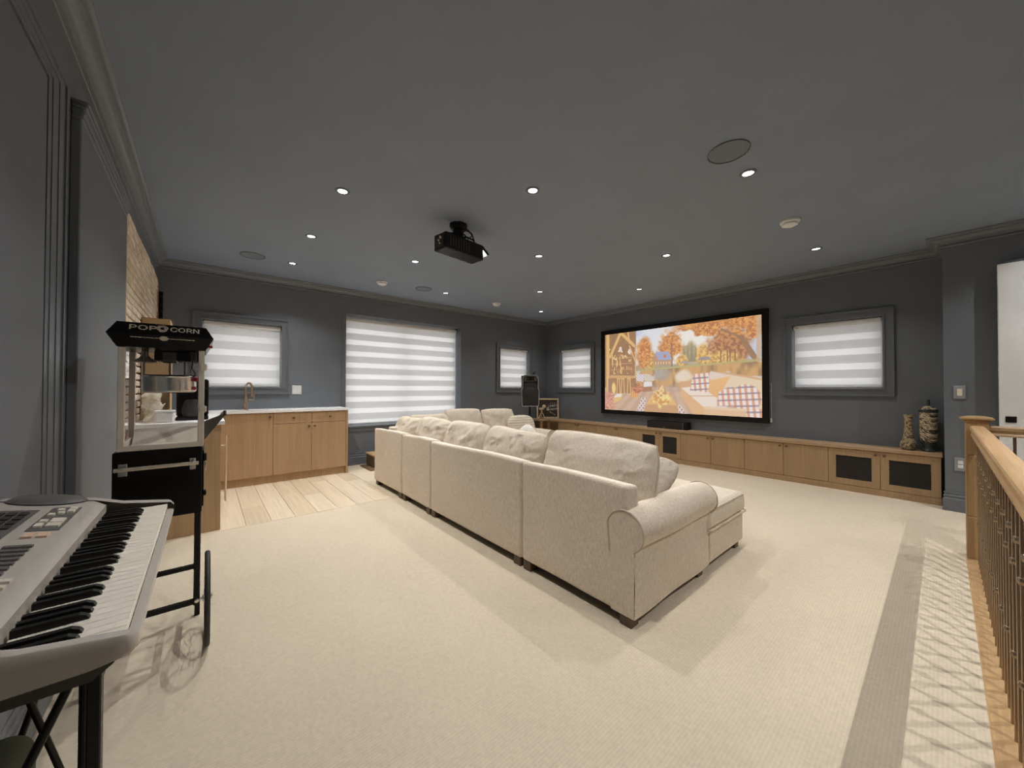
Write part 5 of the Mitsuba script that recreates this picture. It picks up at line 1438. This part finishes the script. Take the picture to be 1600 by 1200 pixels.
for xx, yy in ((-0.149, 1.0), (-0.235, 1.5)):
    part(t, 'cross_bar', rbox(-0.42, xx, yy - 0.010, yy + 0.010, 0.06, 0.08, 0.002), 'black_plastic', False)
    for s in (0.0, 1.0):
        xa, xb = (xx - 0.012, -0.408) if s == 0 else (-0.408, xx - 0.012)
        part(t, 'brace', tube([(xa, yy + 0.02 * (1 - 2 * s), 0.735), (xb, yy + 0.02 * (1 - 2 * s), 0.10)], 0.007, 8), 'black_plastic', True)
part(t, 'brace', tube([(-0.172, 1.055, 0.735), (-0.172, 1.055, 0.07)], 0.006, 8), 'black_plastic', True)
part(t, 'foot_cap', cat(*[lathe([(0, 0), (0.022, 0), (0.022, 0.018), (0, 0.02)], 14, (xx, yy, 0)) for xx, yy in LEGS]), 'rubber', 30)
t = thing('storage_bag', 'dark green soft bag under the keyboard by the left wall', 'bag')
bg = softbox(-0.452, -0.30, 1.12, 1.46, 0.0, 0.40, 0.06, 3, 0.02)
bg.vertices[:, 2] = np.maximum(bg.vertices[:, 2], 0.0)
bg.vertices[:, 0] = np.maximum(bg.vertices[:, 0], XL + 0.02)
part(t, 'body', bg, 'green_cloth', 45)
part(t, 'handle', tube([(-0.375, 1.18, 0.385), (-0.375, 1.20, 0.45), (-0.375, 1.29, 0.48), (-0.375, 1.38, 0.45), (-0.375, 1.40, 0.385)], 0.008, 8), 'stair_brown', True)

# ================================================================== hall wall plates
t = thing('wall_plate', 'grey plate with a cream rocker switch on the hall wall above the newel post', 'switch')
part(t, 'plate', rbox(XC - 0.009, XC, -0.150, -0.071, 1.118, 1.250, 0.004), 'grey_plate', 30)
part(t, 'rocker', rbox(XC - 0.013, XC - 0.007, -0.128, -0.094, 1.150, 1.218, 0.003), 'cream_rocker', 30)
t = thing('wall_plate', 'grey outlet plate with white sockets low on the hall wall beside the newel post', 'outlet')
part(t, 'plate', rbox(XC - 0.009, XC, -0.150, -0.071, 0.405, 0.537, 0.004), 'grey_plate', 30)
part(t, 'socket', cat(rbox(XC - 0.013, XC - 0.007, -0.128, -0.094, 0.475, 0.508, 0.004), rbox(XC - 0.013, XC - 0.007, -0.128, -0.094, 0.434, 0.467, 0.004)), 'white_plastic', 30)

# ================================================================== stair railing
t = thing('stair_railing', 'oak and metal stair railing with newel post along the right edge of the carpet', 'railing')
nx0, nx1, ny0, ny1 = 4.192, 4.300, -0.212, -0.104
part(t, 'newel_post', cat(rbox(nx0, nx1, ny0, ny1, 0.0, 0.30, 0.004), rbox(nx0 + 0.003, nx1 - 0.003, ny0 + 0.003, ny1 - 0.003, 0.30, 0.306, 0.001), rbox(nx0, nx1, ny0, ny1, 0.306, 0.74, 0.004),
                          rbox(nx0 + 0.003, nx1 - 0.003, ny0 + 0.003, ny1 - 0.003, 0.74, 0.746, 0.001), rbox(nx0, nx1, ny0, ny1, 0.746, 0.985, 0.004)), 'newel_oak', False)
part(t, 'newel_cap', cat(rbox(nx0 - 0.008, nx1 + 0.008, ny0 - 0.008, ny1 + 0.008, 0.980, 0.994, 0.004), rbox(nx0 - 0.024, nx1 + 0.024, ny0 - 0.024, ny1 + 0.024, 0.994, 1.012, 0.006),
                         trimesh.convex.convex_hull(np.array([(nx0 - 0.014, ny0 - 0.014, 1.012), (nx1 + 0.014, ny0 - 0.014, 1.012), (nx1 + 0.014, ny1 + 0.014, 1.012), (nx0 - 0.014, ny1 + 0.014, 1.012),
                                                             (nx0 + 0.02, ny0 + 0.02, 1.022), (nx1 - 0.02, ny0 + 0.02, 1.022), (nx1 - 0.02, ny1 - 0.02, 1.022), (nx0 + 0.02, ny1 - 0.02, 1.022)]))), 'newel_oak', False)
RY = -0.158
hp = [(-0.034, 0.945), (-0.030, 0.952), (-0.02, 0.955), (0.02, 0.955), (0.030, 0.952), (0.034, 0.945), (0.034, 0.925), (0.027, 0.915), (0.024, 0.905), (0.030, 0.895), (0.030, 0.885), (-0.030, 0.885), (-0.030, 0.895), (-0.024, 0.905), (-0.027, 0.915), (-0.034, 0.925)]
part(t, 'handrail', prism([(RY + a_, b_) for a_, b_ in hp], 'x', 0.62, nx0 + 0.002), 'rail_oak', 25)
part(t, 'handrail', prism([(4.246 + a_, b_) for a_, b_ in hp], 'y', -1.45, ny0 + 0.002), 'rail_oak', 25)
part(t, 'nosing', rbox(0.55, nx0 - 0.001, WELL[3] - 0.02, WELL[3] + 0.117, -0.20, 0.004, 0.006), 'rail_oak', False)
part(t, 'nosing', rbox(nx0 - 0.02, 4.30, -1.45, ny0 - 0.001, -0.20, 0.004, 0.006), 'rail_oak', False)


def baluster(x_, y_, kind):
    ms = [rbox(x_ - 0.007, x_ + 0.007, y_ - 0.007, y_ + 0.007, 0.003, 0.887, 0.0015)]
    for zz in ((0.72,) if kind == 0 else (0.30, 0.62)):
        ms.append(lathe([(0.0075, -0.013), (0.012, -0.010), (0.0155, 0.0), (0.012, 0.010), (0.0075, 0.013)], 10, (x_, y_, zz)))
    part(t, 'baluster', cat(*ms), 'baluster_metal', False)


principled('baluster_metal', (0.34, 0.25, 0.17), 0.30, metallic=0.9)
x_, i = 4.10, 0
while x_ > 0.70:
    baluster(x_, RY, i % 2)
    x_ -= 0.103
    i += 1
for k in range(10):
    baluster(4.246, -0.318 - 0.113 * k, k % 2)
